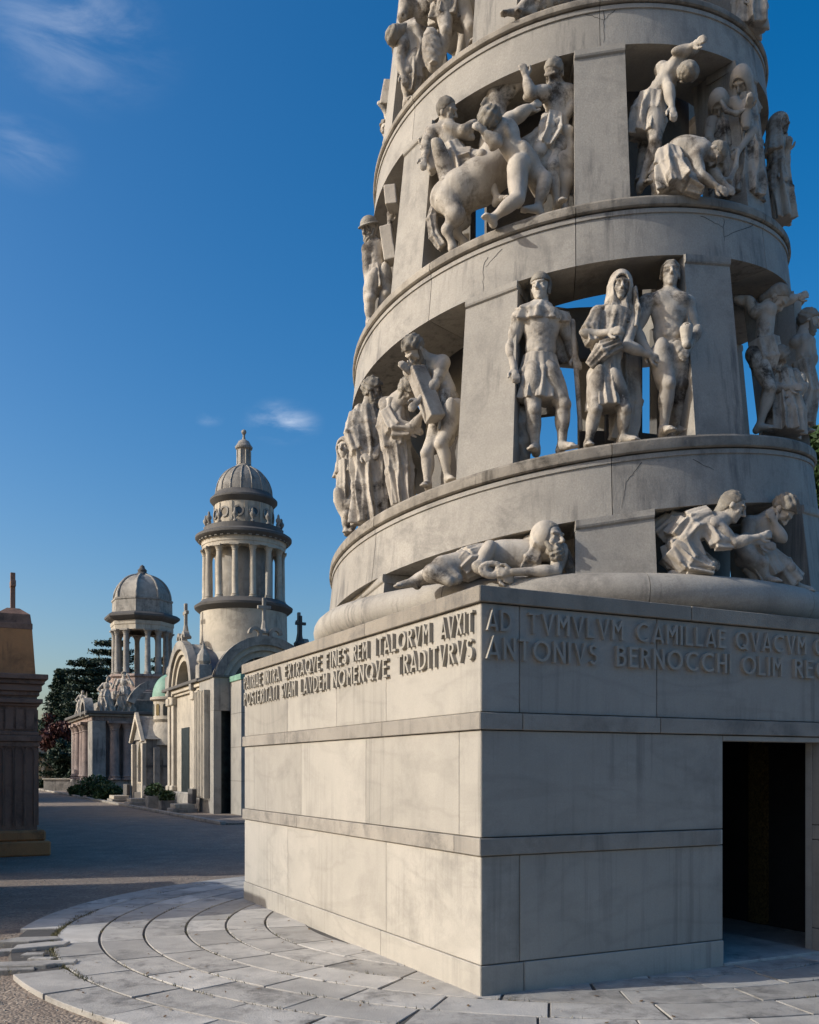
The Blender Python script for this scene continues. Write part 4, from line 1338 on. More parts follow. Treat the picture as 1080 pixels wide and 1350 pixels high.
f.cloth.robe([f.P(1031, 490), f.P(1034, 515), f.P(1036, 545), f.P(1034, 572)], (f.m(13), f.m(17), f.m(22), f.m(25)), (.11, .15, .19, .22), f.lat, 11, .08, seed=3)
f.done('kneeling draped woman with a curly head at the foot of the stone cross')
f = Fig(1064, 560, 0, 1.6, th=62)
P = standing(f, dict(hd=(1066, 424), nk=(1059, 440), ls=(1050, 452), rs=(1066, 452), re=(1071, 476), rh=(1062, 492, .1), pv=(1058, 505), rk=(1069, 530), rf=(1062, 568), lk=(1056, 540), lf=(1052, 570)),
             hair='curly', beard=True, gaze=G3(.8, -.5, .2))
f.cloth.robe([f.P(1057, 480), f.P(1062, 520), f.P(1059, 560)], (.12, .14, .12), (.14, .16, .14), f.lat, 7, .08)
f.done('crouching curly-headed man leaning out at the right edge of the second turn')

# ---- second turn, left niche
f = Fig(578, 640, 0, 1.62, inset=0.14)
P = standing(f, dict(hd=(547, 461, .1), nk=(562, 473, .02), ls=(566, 478, -.05), rs=(584, 478, .02), re=(573, 507, .12), rh=(553, 527, .2), le=(548, 500, .05), lh=(541, 492, .1), pv=(592, 540),
                 lk=(563, 598, .08), lf=(564, 638, .05), rk=(582, 586, .12), rf=(591, 630, .08)), hair='curly', beard=True, gaze=G3(-.85, -.55, .4), toeL=G3(-.3, 0, 1), toeR=G3(.2, 0, 1), bend=f.P(588, 500, -.04))
f.cloth.robe([f.P(590, 520), f.P(588, 545), f.P(586, 572)], (f.m(14), f.m(17), f.m(18)), (.12, .14, .14), np.array([1., 0, 0]), 9, .07)
c = f.part('stone_beam')
ax1 = nrm(f.P(547, 481, .08) - f.P(578, 560, .2)); ax2 = nrm(np.cross(ax1, G3(.5, .2, 1))); ax3 = np.cross(ax1, ax2)
c.box((f.P(547, 484, .06) + f.P(576, 556, .22)) / 2, (ax1, ax2, ax3), (.29, .085, .075), .006)
f.done('curly bearded man bending over a squared stone beam, second turn')
f = Fig(530, 660, 0, 1.55, inset=0.10)
P = standing(f, dict(hd=(536, 516, .12), nk=(522, 525, .05), ls=(508, 533, .0), rs=(530, 528, .08), le=(512, 560, .1), lh=(540, 566, .15), pv=(522, 590)), hair='curly', beard=True, gaze=G3(.8, -.5, .4), muscle=False)
f.arm(f.P(540, 566, .15), f.P(544, 564, .15), f.P(555, 548, .16))
f.cloth.robe([f.P(520, 530), f.P(519, 560), f.P(522, 590)], (.13, .17, .15), (.12, .14, .13), f.lat, 6, .09, seed=2)
f.cloth.robe([f.P(510, 545, .06), f.P(520, 566, .12), f.P(541, 568, .15)], (.09, .10, .07), (.09, .09, .07), UPV, 6, .10, seed=4)
f.cloth.robe([f.P(522, 588), f.P(527, 620), f.P(532, 664)], (.15, .14, .12), (.13, .13, .12), f.lat, 9, .10, seed=1)
f.done('stooping robed man reaching under the stone beam')
f = Fig(490, 680, 0, 1.62, inset=0.08)
P = standing(f, dict(hd=(491, 516, .05), nk=(485, 535), ls=(470, 549, .04), rs=(500, 552, .03), le=(464, 580, .05), lh=(478, 597, .12), re=(508, 576, .02), rh=(500, 590, .1), pv=(487, 605)),
             hair='curly', beard=True, gaze=G3(.85, .3, .4), muscle=False)
f.cloth.robe([f.P(484, 538), f.P(483, 560), f.P(485, 600), f.P(489, 640), f.P(489, 690)], (.13, .20, .19, .20, .22), (.12, .15, .15, .16, .17), f.lat, 9, .09, seed=5)
f.cloth.robe([f.P(470, 548, .04), f.P(465, 572, .06), f.P(472, 594, .1)], (.09, .10, .08), (.09, .10, .08), f.lat, 5, .08)
f.cloth.robe([f.P(500, 600, .08), f.P(508, 640, .06), f.P(508, 680, .04)], (.06, .10, .10), (.05, .07, .07), f.lat, 5, .12)
f.done('tall robed man with raised bearded head, left of the stooping man')
f = Fig(456, 700, 0, 1.5, th=-74)
P = standing(f, dict(hd=(455, 592), nk=(456, 606), ls=(450, 616), rs=(466, 617), le=(449, 640), lh=(455, 655, .08), re=(468, 640), rh=(464, 655, .08), pv=(458, 655), lk=(457, 678, .05), lf=(457, 699), rk=(466, 680), rf=(463, 699)),
             hair='hood', gaze=G3(-.3, -.4, .8))
f.cloth.robe([f.P(457, 610), f.P(457, 645), f.P(459, 668)], (.10, .12, .11), (.12, .13, .12), f.lat, 7, .08)
f.done('small hooded figure at the far left edge of the second turn')

# ---- first turn
X3_ = np.array([1., 0, 0])
f = Fig(690, 765, -1, 1.75, inset=0.10)
hd = f.P(725, 712, .18)
nk = f.P(716, 728, .10)
f.torso(nk, f.P(628, 740, .0), f.P(700, 716, .0), f.P(737, 735, .10), muscle=False)
f.front = CAMV
f.body.ell(f.P(668, 730, .02), (np.array([1., 0, 0]), CAMV, UPV), (.26, .15, .13), .05)
f.body.ell(f.P(634, 734, .02), (np.array([1., 0, 0]), CAMV, UPV), (.16, .14, .12), .05)
f.arm(f.P(740, 728, .12), f.P(733, 753, .26), f.P(676, 754, .30))
f.arm(f.P(646, 722, .12), f.P(631, 748, .22), f.P(655, 757, .26))
f.body.cap(f.P(630, 740, .04), f.P(584, 748, .14), .135, .105, .04)
f.body.cap(f.P(584, 748, .14), f.P(602, 763, .22), .095, .06, .03)
f.body.cap(f.P(628, 742, .0), f.P(570, 756, .20), .12, .088, .04)
f.body.cap(f.P(570, 756, .20), f.P(592, 766, .26), .078, .05, .03)
f.leg(f.P(600, 752, .05), f.P(566, 758, .06), f.P(546, 766, .05), G3(-1, 0, .3))
f.head(hd, nk, G3(.62, .05, .72), 'short', True, 1.12, up=UPV)
f.cloth.ell(hd + G3(-.035, .03, -.04), (X3_, CAMV, UPV), (.145, .15, .16), .03)
f.cloth.ell(hd + G3(.085, -.02, .10), (nrm(G3(.62, .0, .72)), UPV, nrm(G3(.72, 0, -.62))), (.15, .135, .095), .02, 's')
f.cloth.robe([hd + G3(-.08, -.02, .02), f.P(708, 724, .12), f.P(702, 742, .18)], (.09, .07, .06), (.06, .05, .05), X3_, 5, .10)
f.cloth.robe([f.P(632, 742, .04), f.P(608, 746, .06), f.P(580, 750, .08)], (.13, .12, .09), (.13, .11, .08), UPV, 9, .08, seed=1)
f.cloth.robe([f.P(706, 722, .10), f.P(700, 738, .16), f.P(694, 750, .14)], (.07, .09, .08), (.06, .06, .05), np.array([1., 0, 0]), 5, .14, seed=3)
f.cloth.robe([f.P(634, 738, .03), f.P(618, 742, .08), f.P(606, 752, .10)], (.15, .15, .13), (.15, .15, .13), UPV, 11, .05, seed=4)
f.cloth.robe([f.P(744, 728, .05), f.P(752, 745, .05), f.P(757, 760, .03)], (.05, .05, .05), (.05, .05, .05), np.array([1., 0, 0]), 4, .12)
c = f.part('coiled_serpent')
pts = [f.P(648 + 14 * math.cos(a) * (1 if a < 6 else .6), 752 + 8 * math.sin(a) - a * .25, .28) for a in np.linspace(0, 10, 22)]
c.poly(pts, .026, .006)
f.done('old bearded man in a hood reclining in the lowest niche, coil in his hands')

f = Fig(905, 758, -1, 1.6, inset=0.12)
nk = f.P(958, 682, .05)
f.torso(nk, f.P(893, 714, .0), f.P(940, 692, .14), f.P(950, 680, -.08), muscle=False)
f.front = G3(.9, 0, .4)
f.body.ell(f.P(918, 694, .02), (G3(1, .35, 0), CAMV, G3(-.35, 1, 0)), (.20, .14, .12), .05)
f.leg(f.P(893, 720, .08), f.P(934, 748, .14), f.P(885, 757, .12), foot=False)
f.leg(f.P(893, 720, -.06), f.P(940, 746, -.02), f.P(890, 755, -.04), foot=False)
f.arm(f.P(945, 692, .14), f.P(968, 716, .16), f.P(1000, 708, .14))
f.head(f.P(966, 668, .08), nk, G3(.75, -.65, .2), 'long', False, 1.05, up=G3(.45, .85, .1))
f.cloth.robe([f.P(935, 685, .04), f.P(910, 695, .04), f.P(895, 715, .04), f.P(905, 742, .06)], (.13, .17, .17, .17), (.13, .15, .16, .17), CAMV, 8, .09, seed=2)
f.cloth.robe([f.P(885, 728, .06), f.P(905, 748, .08), f.P(936, 754, .08)], (.14, .12, .08), (.16, .16, .14), UPV, 9, .08, seed=1)
f.cloth.robe([f.P(908, 685, .02), f.P(886, 686, -.02), f.P(866, 704, -.05)], (.05, .09, .12), (.06, .07, .06), UPV, 5, .10)
f.cloth.robe([f.P(930, 690, .12), f.P(945, 715, .18), f.P(965, 716, .16)], (.09, .07, .06), (.06, .05, .04), UPV, 5, .15)
f.done('kneeling woman in swirling drapery clasping the crouching man, lowest turn')
f = Fig(1005, 765, -1, 1.6, inset=0.12)
P = standing(f, dict(hd=(1032, 672, .1), nk=(1012, 682, .02), ls=(988, 690, .06), rs=(1014, 686, -.02), re=(1030, 708, .1), rh=(1022, 690, .14), le=(985, 712, .1), lh=(1002, 716, .16), pv=(990, 735, -.02),
                 lk=(1004, 742, .12), lf=(1010, 762, .1), rk=(1040, 748, .0), rf=(1050, 772, -.1)), hair='curly', beard=True, gaze=G3(.75, -.5, .5), toeL=G3(.4, 0, .9), toeR=G3(1, 0, .2), hsize=1.08)
f.cloth.robe([f.P(990, 722), f.P(1000, 742), f.P(1012, 762)], (.14, .16, .15), (.13, .14, .14), np.array([1., 0, 0]), 8, .08)
f.cloth.robe([f.P(1008, 728, -.03), f.P(1030, 748, -.03), f.P(1046, 768, -.06)], (.10, .12, .12), (.1, .1, .1), np.array([1., 0, 0]), 6, .05)
f.done('crouching man with a bunch of thick curls held by the kneeling woman, lowest turn')

# ---- third turn: horses and men
X3 = np.array([1., 0, 0])
def horse(f, spine, rad, head=None, legs=(), tail=None):
    """spine: croup .. neck top; a trunk that narrows to the flank"""
    B = f.body
    pts = [f.P(*p) for p in spine]
    B.poly(pts, rad, .06)
    if head:
        pol, muz = f.P(*head[0]), f.P(*head[1])
        d = nrm(muz - pol); sd = nrm(np.cross(d, UPV)); up = np.cross(sd, d)
        L = np.linalg.norm(muz - pol)
        B.cap(pol, pol + d * L * .45, .105, .085, .04)
        B.cap(pol + d * L * .4, muz, .080, .055, .04)
        B.ell(pol + d * L * .28 - up * .05, (d, sd, up), (.10, .055, .075), .03)
        B.ell(muz + d * .01, (d, sd, up), (.055, .06, .058), .02)
        for e in (-1, 1):
            B.cap(pol + up * .08 + sd * e * .05, pol + up * .15 + sd * e * .06 - d * .03, .028, .012, .015)
            B.ell(pol + d * L * .38 + up * .045 + sd * e * .075, (d, sd, up), (.03, .02, .022), .012)
            B.ell(muz + sd * e * .045 + up * .015 + d * .03, (d, sd, up), (.016, .02, .014), .008, 's')
        B.cap(muz - up * .04 - d * .07 - sd * .06, muz - up * .04 - d * .07 + sd * .06, .012, .012, .006, 's')
    for lg in legs:
        Q = [f.P(*p) for p in lg[0]]
        B.poly(Q, lg[1], .04)
        for q, r in zip(Q[1:-1], lg[1][1:-1]):
            B.ell(q, (X3, CAMV, UPV), (r * 1.15, r * 1.15, r * 1.2), .02)
        e = Q[-1]; B.cap(e, e - UPV * .03 + nrm(e - Q[-2]) * .02, lg[1][-1] * 1.2, lg[1][-1] * 1.45, .012)
    if tail:
        T = [f.P(*p) for p in tail]
        f.part('tail').robe(T, [.05] * len(T), [.05] * len(T), X3, 6, .12)

f = Fig(640, 300, 1, 1.6, inset=0.24)
horse(f, [(589, 262, .02), (606, 254, .04), (632, 240, .02), (655, 220, .0), (655, 195, .0), (652, 165, .02), (655, 135, .05)], [.17, .20, .215, .20, .17, .13, .095],
      head=[(654, 128, .05), (685, 110, .10)],
      legs=[([(590, 264, .1), (601, 284, .16), (589, 303, .12), (596, 321, .1)], [.12, .085, .045, .035]),
            ([(596, 262, -.12), (610, 290, -.1), (600, 306, -.1), (612, 318, -.1)], [.11, .075, .045, .035])],
      tail=[(577, 262, -.02), (569, 290, .0), (573, 312, .02), (583, 325, .04)])
M_ = f.hair
M_.poly([f.P(643, 175, .05), f.P(644, 150, .06), f.P(648, 132, .06), f.P(658, 120, .05)], [.06, .06, .05, .03], .03)
for q in range(6):
    M_.cap(f.P(641, 172 - 8 * q, .08), f.P(636, 178 - 8 * q, .1), .03, .02, .02)
f.done('rearing horse with thrown-back head and round rump, third turn of the tower', 'horse statue', 'horse_statue')

f = Fig(735, 275, 1, 1.6, inset=0.3)
horse(f, [(700, 215, -.06), (718, 222, .0), (738, 224, .06)], [.17, .19, .18],
      legs=[([(683, 200, .05), (712, 178, .12), (724, 168, .16), (748, 174, .18), (753, 196, .16), (750, 214, .14), (741, 231, .12)], [.09, .06, .055, .05, .042, .036, .034]),
            ([(735, 230, .06), (746, 238, .12), (742, 262, .1), (744, 272, .1)], [.14, .08, .05, .04]),
            ([(690, 212, .05), (712, 192, .1), (738, 184, .1)], [.09, .06, .045])])
f.done('second horse with a raised foreleg beside the central pillar of the third turn', 'horse statue', 'horse_statue')
f = Fig(562, 230, 1, 1.6, inset=0.2)
horse(f, [(585, 235, -.1), (577, 215, .0), (568, 203, .05)], [.13, .11, .09], head=[(566, 200, .06), (561, 224, .14)])
f.done('small dark horse head poking out beside the left pillar, third turn', 'horse statue', 'horse_statue')

f = Fig(597, 240, 1, 1.55, inset=0.06)
P = standing(f, dict(hd=(589, 147, .06), nk=(586.5, 164), ls=(571, 175, .0), rs=(600, 175, .05), re=(612, 171, .14), rh=(633, 163, .05), le=(563, 192, -.02), lh=(560, 208, .05), pv=(599, 215, .0),
                 rk=(635, 206, .16), rf=(656, 262, .14), lk=(588, 240, .12), lf=(584, 268, .02)), hair='short', gaze=G3(.75, .1, .6), toeR=G3(.7, 0, .6))
f.cloth.robe([f.P(594, 196), f.P(600, 214), f.P(606, 236)], (.13, .16, .17), (.13, .15, .16), f.lat, 8, .10)
f.cloth.robe([f.P(600, 212, .04), f.P(622, 208, .12)], (.11, .09), (.10, .09), UPV, 7, .08)
f.cloth.robe([f.P(572, 172, -.04), f.P(566, 195, -.05), f.P(577, 222, -.02)], (.09, .10, .10), (.07, .07, .07), f.lat, 5, .12)
f.done('bare-chested rider stretching one arm on the rearing horse, third turn')

f = Fig(690, 285, 1, 1.6, inset=0.02)
P = standing(f, dict(hd=(648, 160, .14), nk=(660, 166, .08), ls=(660, 176, .1), rs=(672, 160, .0), re=(685, 150, .05), rh=(697, 143, .05), le=(652, 186, .15), lh=(641, 176, .18), pv=(687, 217, .05),
                 lk=(683, 262, .18), lf=(649, 288, .12), rk=(718, 236, .08), rf=(709, 274, .05)), hair='curly', gaze=G3(-.85, -.2, .2), back=True, toeL=G3(-.5, 0, .9), toeR=G3(-.9, 0, .4), thick=1.05)
f.done('naked man seen from behind straining against the rearing horse')

f = Fig(735, 275, 1, 1.6, inset=0.22)
P = standing(f, dict(hd=(731, 97, .08), nk=(735, 114), ls=(716, 124, .1), rs=(750, 122, .0), le=(699, 121, .18), lh=(694, 103, .2), re=(752, 145, .0), rh=(738, 160, .1), pv=(735, 172, .0),
                 rk=(728, 222, .12), rf=(735, 268, .1), lk=(712, 200, .1), lf=(700, 230, .05)), hair='short', gaze=G3(-.6, -.25, .75), toeR=G3(.2, 0, 1))
f.cloth.robe([f.P(732, 160, .02), f.P(728, 178, .05), f.P(718, 196, .08)], (.14, .15, .10), (.12, .13, .1), f.lat, 8, .12)
f.done('man with a raised bent arm at the top right of the horse niche')

# right niche of the third turn
f = Fig(862, 245, 1, 1.58, inset=0.14)
P = standing(f, dict(hd=(905, 95, .14), nk=(889, 96, .05), ls=(873, 92, .0), rs=(890, 86, .06), re=(900, 69, .14), rh=(912, 61, .2), le=(882, 118, .14), lh=(886, 140, .18), pv=(857, 140, .0),
                 rk=(864, 188, .1), rf=(845, 244, .04), lk=(852, 186, -.1), lf=(842, 240, -.14)), hair='short', beard=True, gaze=G3(.9, -.35, .3), toeR=G3(.3, 0, 1), toeL=G3(-.2, 0, 1), bend=f.P(872, 112, .02))
f.cloth.robe([f.P(860, 130), f.P(856, 150), f.P(850, 180)], (.14, .17, .15), (.13, .14, .14), X3, 8, .10, seed=2)
f.done('tall bearded man bending with a raised arm beside the central pillar, third turn')
f = Fig(905, 255, 1, 1.5, inset=0.02)
nk = f.P(930, 196, .12)
f.torso(nk, f.P(880, 212, .0), f.P(918, 206, .16), f.P(924, 192, -.02), muscle=False)
f.front = G3(.9, 0, .3)
f.body.ell(f.P(905, 198, .05), (G3(1, .1, 0), CAMV, UPV), (.19, .14, .12), .05)
f.arm(f.P(916, 208, .16), f.P(926, 234, .22), f.P(944, 245, .24))
f.arm(f.P(930, 200, .0), f.P(940, 228, .05), f.P(955, 242, .1))
f.leg(f.P(882, 220, .06), f.P(920, 250, .12), f.P(868, 252, .1), foot=False)
f.head(f.P(942, 202, .12), nk, G3(.5, -.85, .2), 'short', False, 1.0, up=G3(.8, -.1, .2))
f.cloth.robe([f.P(880, 208, .02), f.P(882, 225, .06), f.P(892, 252, .10)], (.15, .18, .22), (.15, .18, .2), X3, 9, .09, seed=2)
f.cloth.robe([f.P(890, 232, .08), f.P(908, 246, .14), f.P(924, 254, .14)], (.13, .10, .06), (.12, .12, .1), UPV, 7, .08)
f.done('kneeling person bowed forward with arms to the ground, third turn')
f = Fig(975, 260, 1, 1.55, inset=0.14)
P = standing(f, dict(hd=(977, 108, .1), nk=(979, 126), ls=(966, 138, .08), rs=(990, 138, -.04), le=(983, 152, .18), lh=(985, 145, .22), re=(994, 172, .1), rh=(976, 196, .2), pv=(980, 190)),
             hair='hood', gaze=G3(-.55, -.35, .75), muscle=False)
f.cloth.robe([f.P(978, 132), f.P(979, 165), f.P(981, 205), f.P(980, 264)], (.11, .15, .17, .22), (.13, .15, .18, .2), f.lat, 9, .08, seed=3)
f.done('veiled standing woman at the right end of the third-turn niche')
f = Fig(948, 250, 1, 1.5, inset=0.3)
P = standing(f, dict(hd=(948, 138, .1), nk=(950, 153), ls=(938, 163, .06), rs=(964, 162, .0), le=(934, 185, .08), lh=(946, 200, .14), re=(968, 185, .05), rh=(972, 200, .1), pv=(952, 205)),
             hair='hood', gaze=G3(-.3, -.6, .7), muscle=False)
f.cloth.robe([f.P(950, 158), f.P(952, 185), f.P(956, 215), f.P(962, 262)], (.11, .15, .17, .2), (.12, .14, .16, .18), f.lat, 9, .08, seed=1)
c = f.part('twisted_cloth')
c.poly([f.P(950, 132, .2), f.P(958, 146, .24), f.P(970, 150, .26), f.P(984, 144, .28)], [.02, .025, .022, .018], .02)
c = f.part('trailing_cloth')
c.poly([f.P(930, 222, .3), f.P(945, 236, .34), f.P(962, 238, .36), f.P(970, 220, .34), f.P(973, 198, .32)], [.02, .026, .026, .024, .02], .02)
f.done('hooded old woman with a twisted cloth behind the kneeling person, third turn')
f = Fig(1026, 285, 1, 1.55, th=66)
P = standing(f, dict(hd=(1027, 166), nk=(1026, 184), ls=(1018, 194), rs=(1032, 194), re=(1035, 214, .04), rh=(1038, 200, .1), le=(1020, 214), lh=(1030, 226, .1), pv=(1025, 232)), hair='hood', gaze=G3(.5, -.3, .7), muscle=False)
f.cloth.robe([f.P(1025, 190), f.P(1026, 220), f.P(1027, 255), f.P(1030, 292)], (.09, .11, .13, .14), (.12, .13, .15, .16), X3, 7, .10, seed=2)
f.done('veiled figure with joined hands at the right silhouette of the third turn')
# left silhouette, helmeted man with squared blocks
f = Fig(497, 430, 1, 1.55, th=-72)
P = standing(f, dict(hd=(488, 303, .04), nk=(492, 319), ls=(485, 329, .04), rs=(506, 327), re=(513, 312, .06), rh=(514, 295, .08), le=(484, 352, .02), lh=(487, 374, .08), pv=(499, 366),
                 lk=(488, 394, .1), lf=(487, 424, .05), rk=(509, 388, .06), rf=(500, 418, .0)), hair='helmet', beard=True, gaze=G3(-.6, -.45, .6))
f.cloth.robe([f.P(498, 355), f.P(498, 370), f.P(499, 385)], (.12, .13, .13), (.13, .14, .14), f.lat, 7, .09)
c = f.part('stone_block'); c.box(f.P(513, 324, .1), (G3(1, .15, .2), G3(-.2, 0, 1), G3(-.15, 1, 0)), (f.m(8), .09, f.m(23)), .006)
f.done('helmeted bearded man shouldering a squared block at the left silhouette, third turn')
f = Fig(517, 262, 1, 1.5, th=-66)
f.body.box(f.P(517, 262, .0), (G3(1, .1, .2), G3(-.2, 0, 1), G3(0, 1, 0)), (f.m(8), .10, f.m(13)), .006)
f.done('squared stone block high behind the helmeted man', 'block', 'stone_block')

# ---- fourth turn and the hand with a block on the left silhouette
f = Fig(512, 175, 2, 1.5, th=-84, h=0.0125)
P = standing(f, dict(hd=(513, 172), nk=(518, 182), ls=(512, 190), rs=(528, 190), le=(517, 163, .06), lh=(508, 147, .1), pv=(520, 235), lk=(518, 262), lf=(518, 285)), hair='curly', gaze=G3(-.7, -.2, .5))
c = f.part('stone_block'); c.box(f.P(512, 127, .08), (G3(1, -.2, .2), G3(-.2, 0, 1), G3(.2, 1, 0)), (f.m(7), .09, f.m(16)), .006)
f.done('figure behind the tower edge lifting a squared block, left silhouette of the fourth turn')
f = Fig(538, 120, 2, 1.5, inset=0.12, th=-58)
P = standing(f, dict(hd=(521, 48, .1), nk=(531, 45, .04), ls=(532, 58, .1), rs=(548, 44, .0), le=(527, 82, .12), lh=(531, 97, .14), pv=(551, 68, .0), lk=(537, 96, .1), lf=(536, 134, .02)), hair='long', gaze=G3(-.7, -.6, .3), muscle=False)
f.cloth.robe([f.P(534, 48, .02), f.P(548, 46, .02), f.P(553, 68, .0), f.P(550, 96, .02)], (.12, .16, .15, .13), (.12, .14, .14, .12), CAMV, 6, .07)
f.cloth.robe([f.P(548, 82, .08), f.P(547, 105, .08), f.P(544, 122, .06)], (.09, .10, .08), (.08, .09, .08), X3, 7, .12)
f.done('stooping woman with long hair at the left of the fourth turn')
f = Fig(585, 95, 2, 1.6, inset=0.1, h=0.0125)
P = standing(f, dict(hd=(588, -96), nk=(588, -76), ls=(570, -64), rs=(606, -64), le=(562, -40), lh=(566, -14, .1), re=(614, -36), rh=(606, -12, .1), pv=(594, -8),
                 lk=(588, 42, .14), lf=(578, 88, .06), rk=(620, 36, .1), rf=(620, 60, .04)), hair='curly', beard=True, gaze=G3(-.3, -.2, 1), toeL=G3(-.4, 0, .9), toeR=G3(.2, 0, 1))
f.cloth.robe([f.P(594, -22), f.P(594, 4), f.P(592, 30)], (.17, .19, .2), (.14, .15, .16), X3, 9, .09)
c = f.part('fleece'); c.ell(f.P(570, 66, .12), (G3(.35, 1, 0), X3, CAMV), (.22, .11, .10), .03, curl=.006, fq=90)
f.done('striding bearded man with a fleece at his knee, fourth turn of the tower')
f = Fig(560, 60, 2, 1.6, inset=0.28, h=0.0125)
horse(f, [(545, 20, .0), (565, 14, .05), (600, 2, .0), (630, 10, -.05)], [.14, .17, .19, .15], head=[(540, -2, .1), (531, 22, .16)], legs=[([(605, 14, .05), (612, 42, .08), (606, 72, .08)], [.10, .06, .04])])
f.done('pack animal behind the striding man, cut by the top of the picture', 'horse statue', 'horse_statue')
f = Fig(715, 15, 2, 1.55, inset=0.1, h=0.0125)
nk = f.P(760, -60, .05)
f.torso(nk, f.P(735, -14), f.P(742, -56, .1), f.P(772, -52, -.04), muscle=True)
f.front = G3(-.5, 0, .8)
f.leg(f.P(735, -8, .05), f.P(704, -6, .12), f.P(681, 15, .12), G3(-1, 0, .3)); f.leg(f.P(740, -8, -.05), f.P(722, 2, .1), f.P(700, 14, .1), G3(-1, 0, .4))
f.arm(f.P(742, -56, .1), f.P(728, -36, .15), f.P(716, -16, .16)); f.head(f.P(757, -84, .1), nk, G3(-.7, -.3, .6), 'curly')
f.cloth.robe([f.P(738, -18), f.P(722, -2, .05), f.P(708, 10, .06)], (.14, .13, .10), (.13, .12, .1), UPV, 8, .08)
f.done('reclining figure whose feet show at the top edge, fourth turn')
f = Fig(985, 30, 2, 1.5, inset=0.1, th=42, h=0.0125)
P = standing(f, dict(hd=(990, -70, .05), nk=(990, -54), ls=(978, -44), rs=(1002, -44), le=(976, -20), lh=(986, -4, .1), re=(1004, -20), rh=(994, -4, .1), pv=(989, 2)), hair='hood', gaze=G3(-.4, -.3, .8), muscle=False)
f.cloth.robe([f.P(990, -50), f.P(990, -20), f.P(988, 6), f.P(987, 40)], (.12, .15, .17, .19), (.12, .14, .16, .18), X3, 8, .09)
f.done('kneeling veiled figure at the top right edge of the fourth turn')

# ---------------------------------------------------------------- tombs along the avenue
def hz(y, Z): return EYE + (HY - y) * Z / FPX
TOMBS = 'tombs along the avenue'
ID3 = lambda u, v, d: (u, d, v)
def face_x(x, y0, z0): return lambda u, v, d: (x - d, y0 + u, z0 + v)      # outline on the avenue-facing side, depth towards the avenue
def face_y(y, x0, z0): return lambda u, v, d: (x0 + u, y - d, z0 + v)      # outline on the camera-facing side
def bx(name, mat, parent, *a, b=0.0):
    m = MB(); m.box(*a, b); return m.build(name, mat, parent)
def cross(parent, x, y, z, h, mat, rz=0.0, name='cross'):
    m = MB()
    m.lathe([(h * .16, 0), (h * .17, h * .06), (h * .10, h * .14), (h * .07, h * .3), (h * .06, h * .36)], 8)
    m.box(-h * .05, h * .05, -h * .045, h * .045, h * .34, h, h * .012)
    m.box(-h * .19, h * .19, -h * .046, h * .046, h * .68, h * .78, h * .012)
    o = m.build(name, mat, parent, loc=(x, y, z), rz=rz); return o
def column_mesh(r, h, mat, n=14):
    m = MB()
    m.lathe([(r * 1.35, 0), (r * 1.35, r * .35), (r * 1.1, r * .5), (r * 1.25, r * .75), (r, r * 1.05), (r * .97, h * .4), (r * .86, h - r * 2.0), (r * 1.0, h - r * 1.9),
             (r * .9, h - r * 1.7), (r * 1.3, h - r * .6), (r * 1.4, h - r * .5)], n)
    m.box(-r * 1.45, r * 1.45, -r * 1.45, r * 1.45, h - r * .5, h)
    return m.data('column', mat, 40)

# ---- tall domed mausoleum with round colonnade
T1 = empty('domed_mausoleum', AV(12.7, 42.0), YAW)
tag(T1, 'tall cream mausoleum with a columned round drum, ribbed dome and lantern', 'mausoleum', TOMBS)
cm, gy, dk = M['b_cream'], M['b_grey'], M['b_dark']
HX, HY_ = 2.65, 2.95
bx('wall', cm, T1, -HX, HX, -HY_, HY_, 0, 5.05)
bx('plinth', gy, T1, -HX - .18, HX + .18, -HY_ - .18, HY_ + .18, -.05, .75, b=.05)
for k, (z0, z1, pr) in enumerate(((5.05, 5.18, .12), (5.18, 5.36, .22), (5.36, 5.5, .36))):
    bx('cornice', dk if k == 2 else cm, T1, -HX - pr, HX + pr, -HY_ - pr, HY_ + pr, z0, z1, b=.02)
for y in (-2.72, -1.95, 1.95, 2.72):                       # pilasters on the avenue side
    bx('pilaster', cm, T1, -HX - .16, -HX + .01, y - .2, y + .2, .76, 4.7, b=.015)
    bx('capital', cm, T1, -HX - .24, -HX + .01, y - .27, y + .27, 4.7, 5.04, b=.03)
    bx('pilaster_base', cm, T1, -HX - .24, -HX + .01, y - .27, y + .27, .76, 1.0, b=.03)
for x in (-2.45, -1.7, 1.7, 2.45):                          # pilasters on the camera side
    bx('pilaster', cm, T1, x - .18, x + .18, -HY_ - .16, -HY_ + .01, .76, 4.7, b=.015)
    bx('capital', cm, T1, x - .25, x + .25, -HY_ - .24, -HY_ + .01, 4.7, 5.04, b=.03)
bx('door', M['bronze'], T1, -HX - .03, -HX + .02, -.7, .7, .75, 3.6)
for i in range(9):                                          # stone courses
    pass
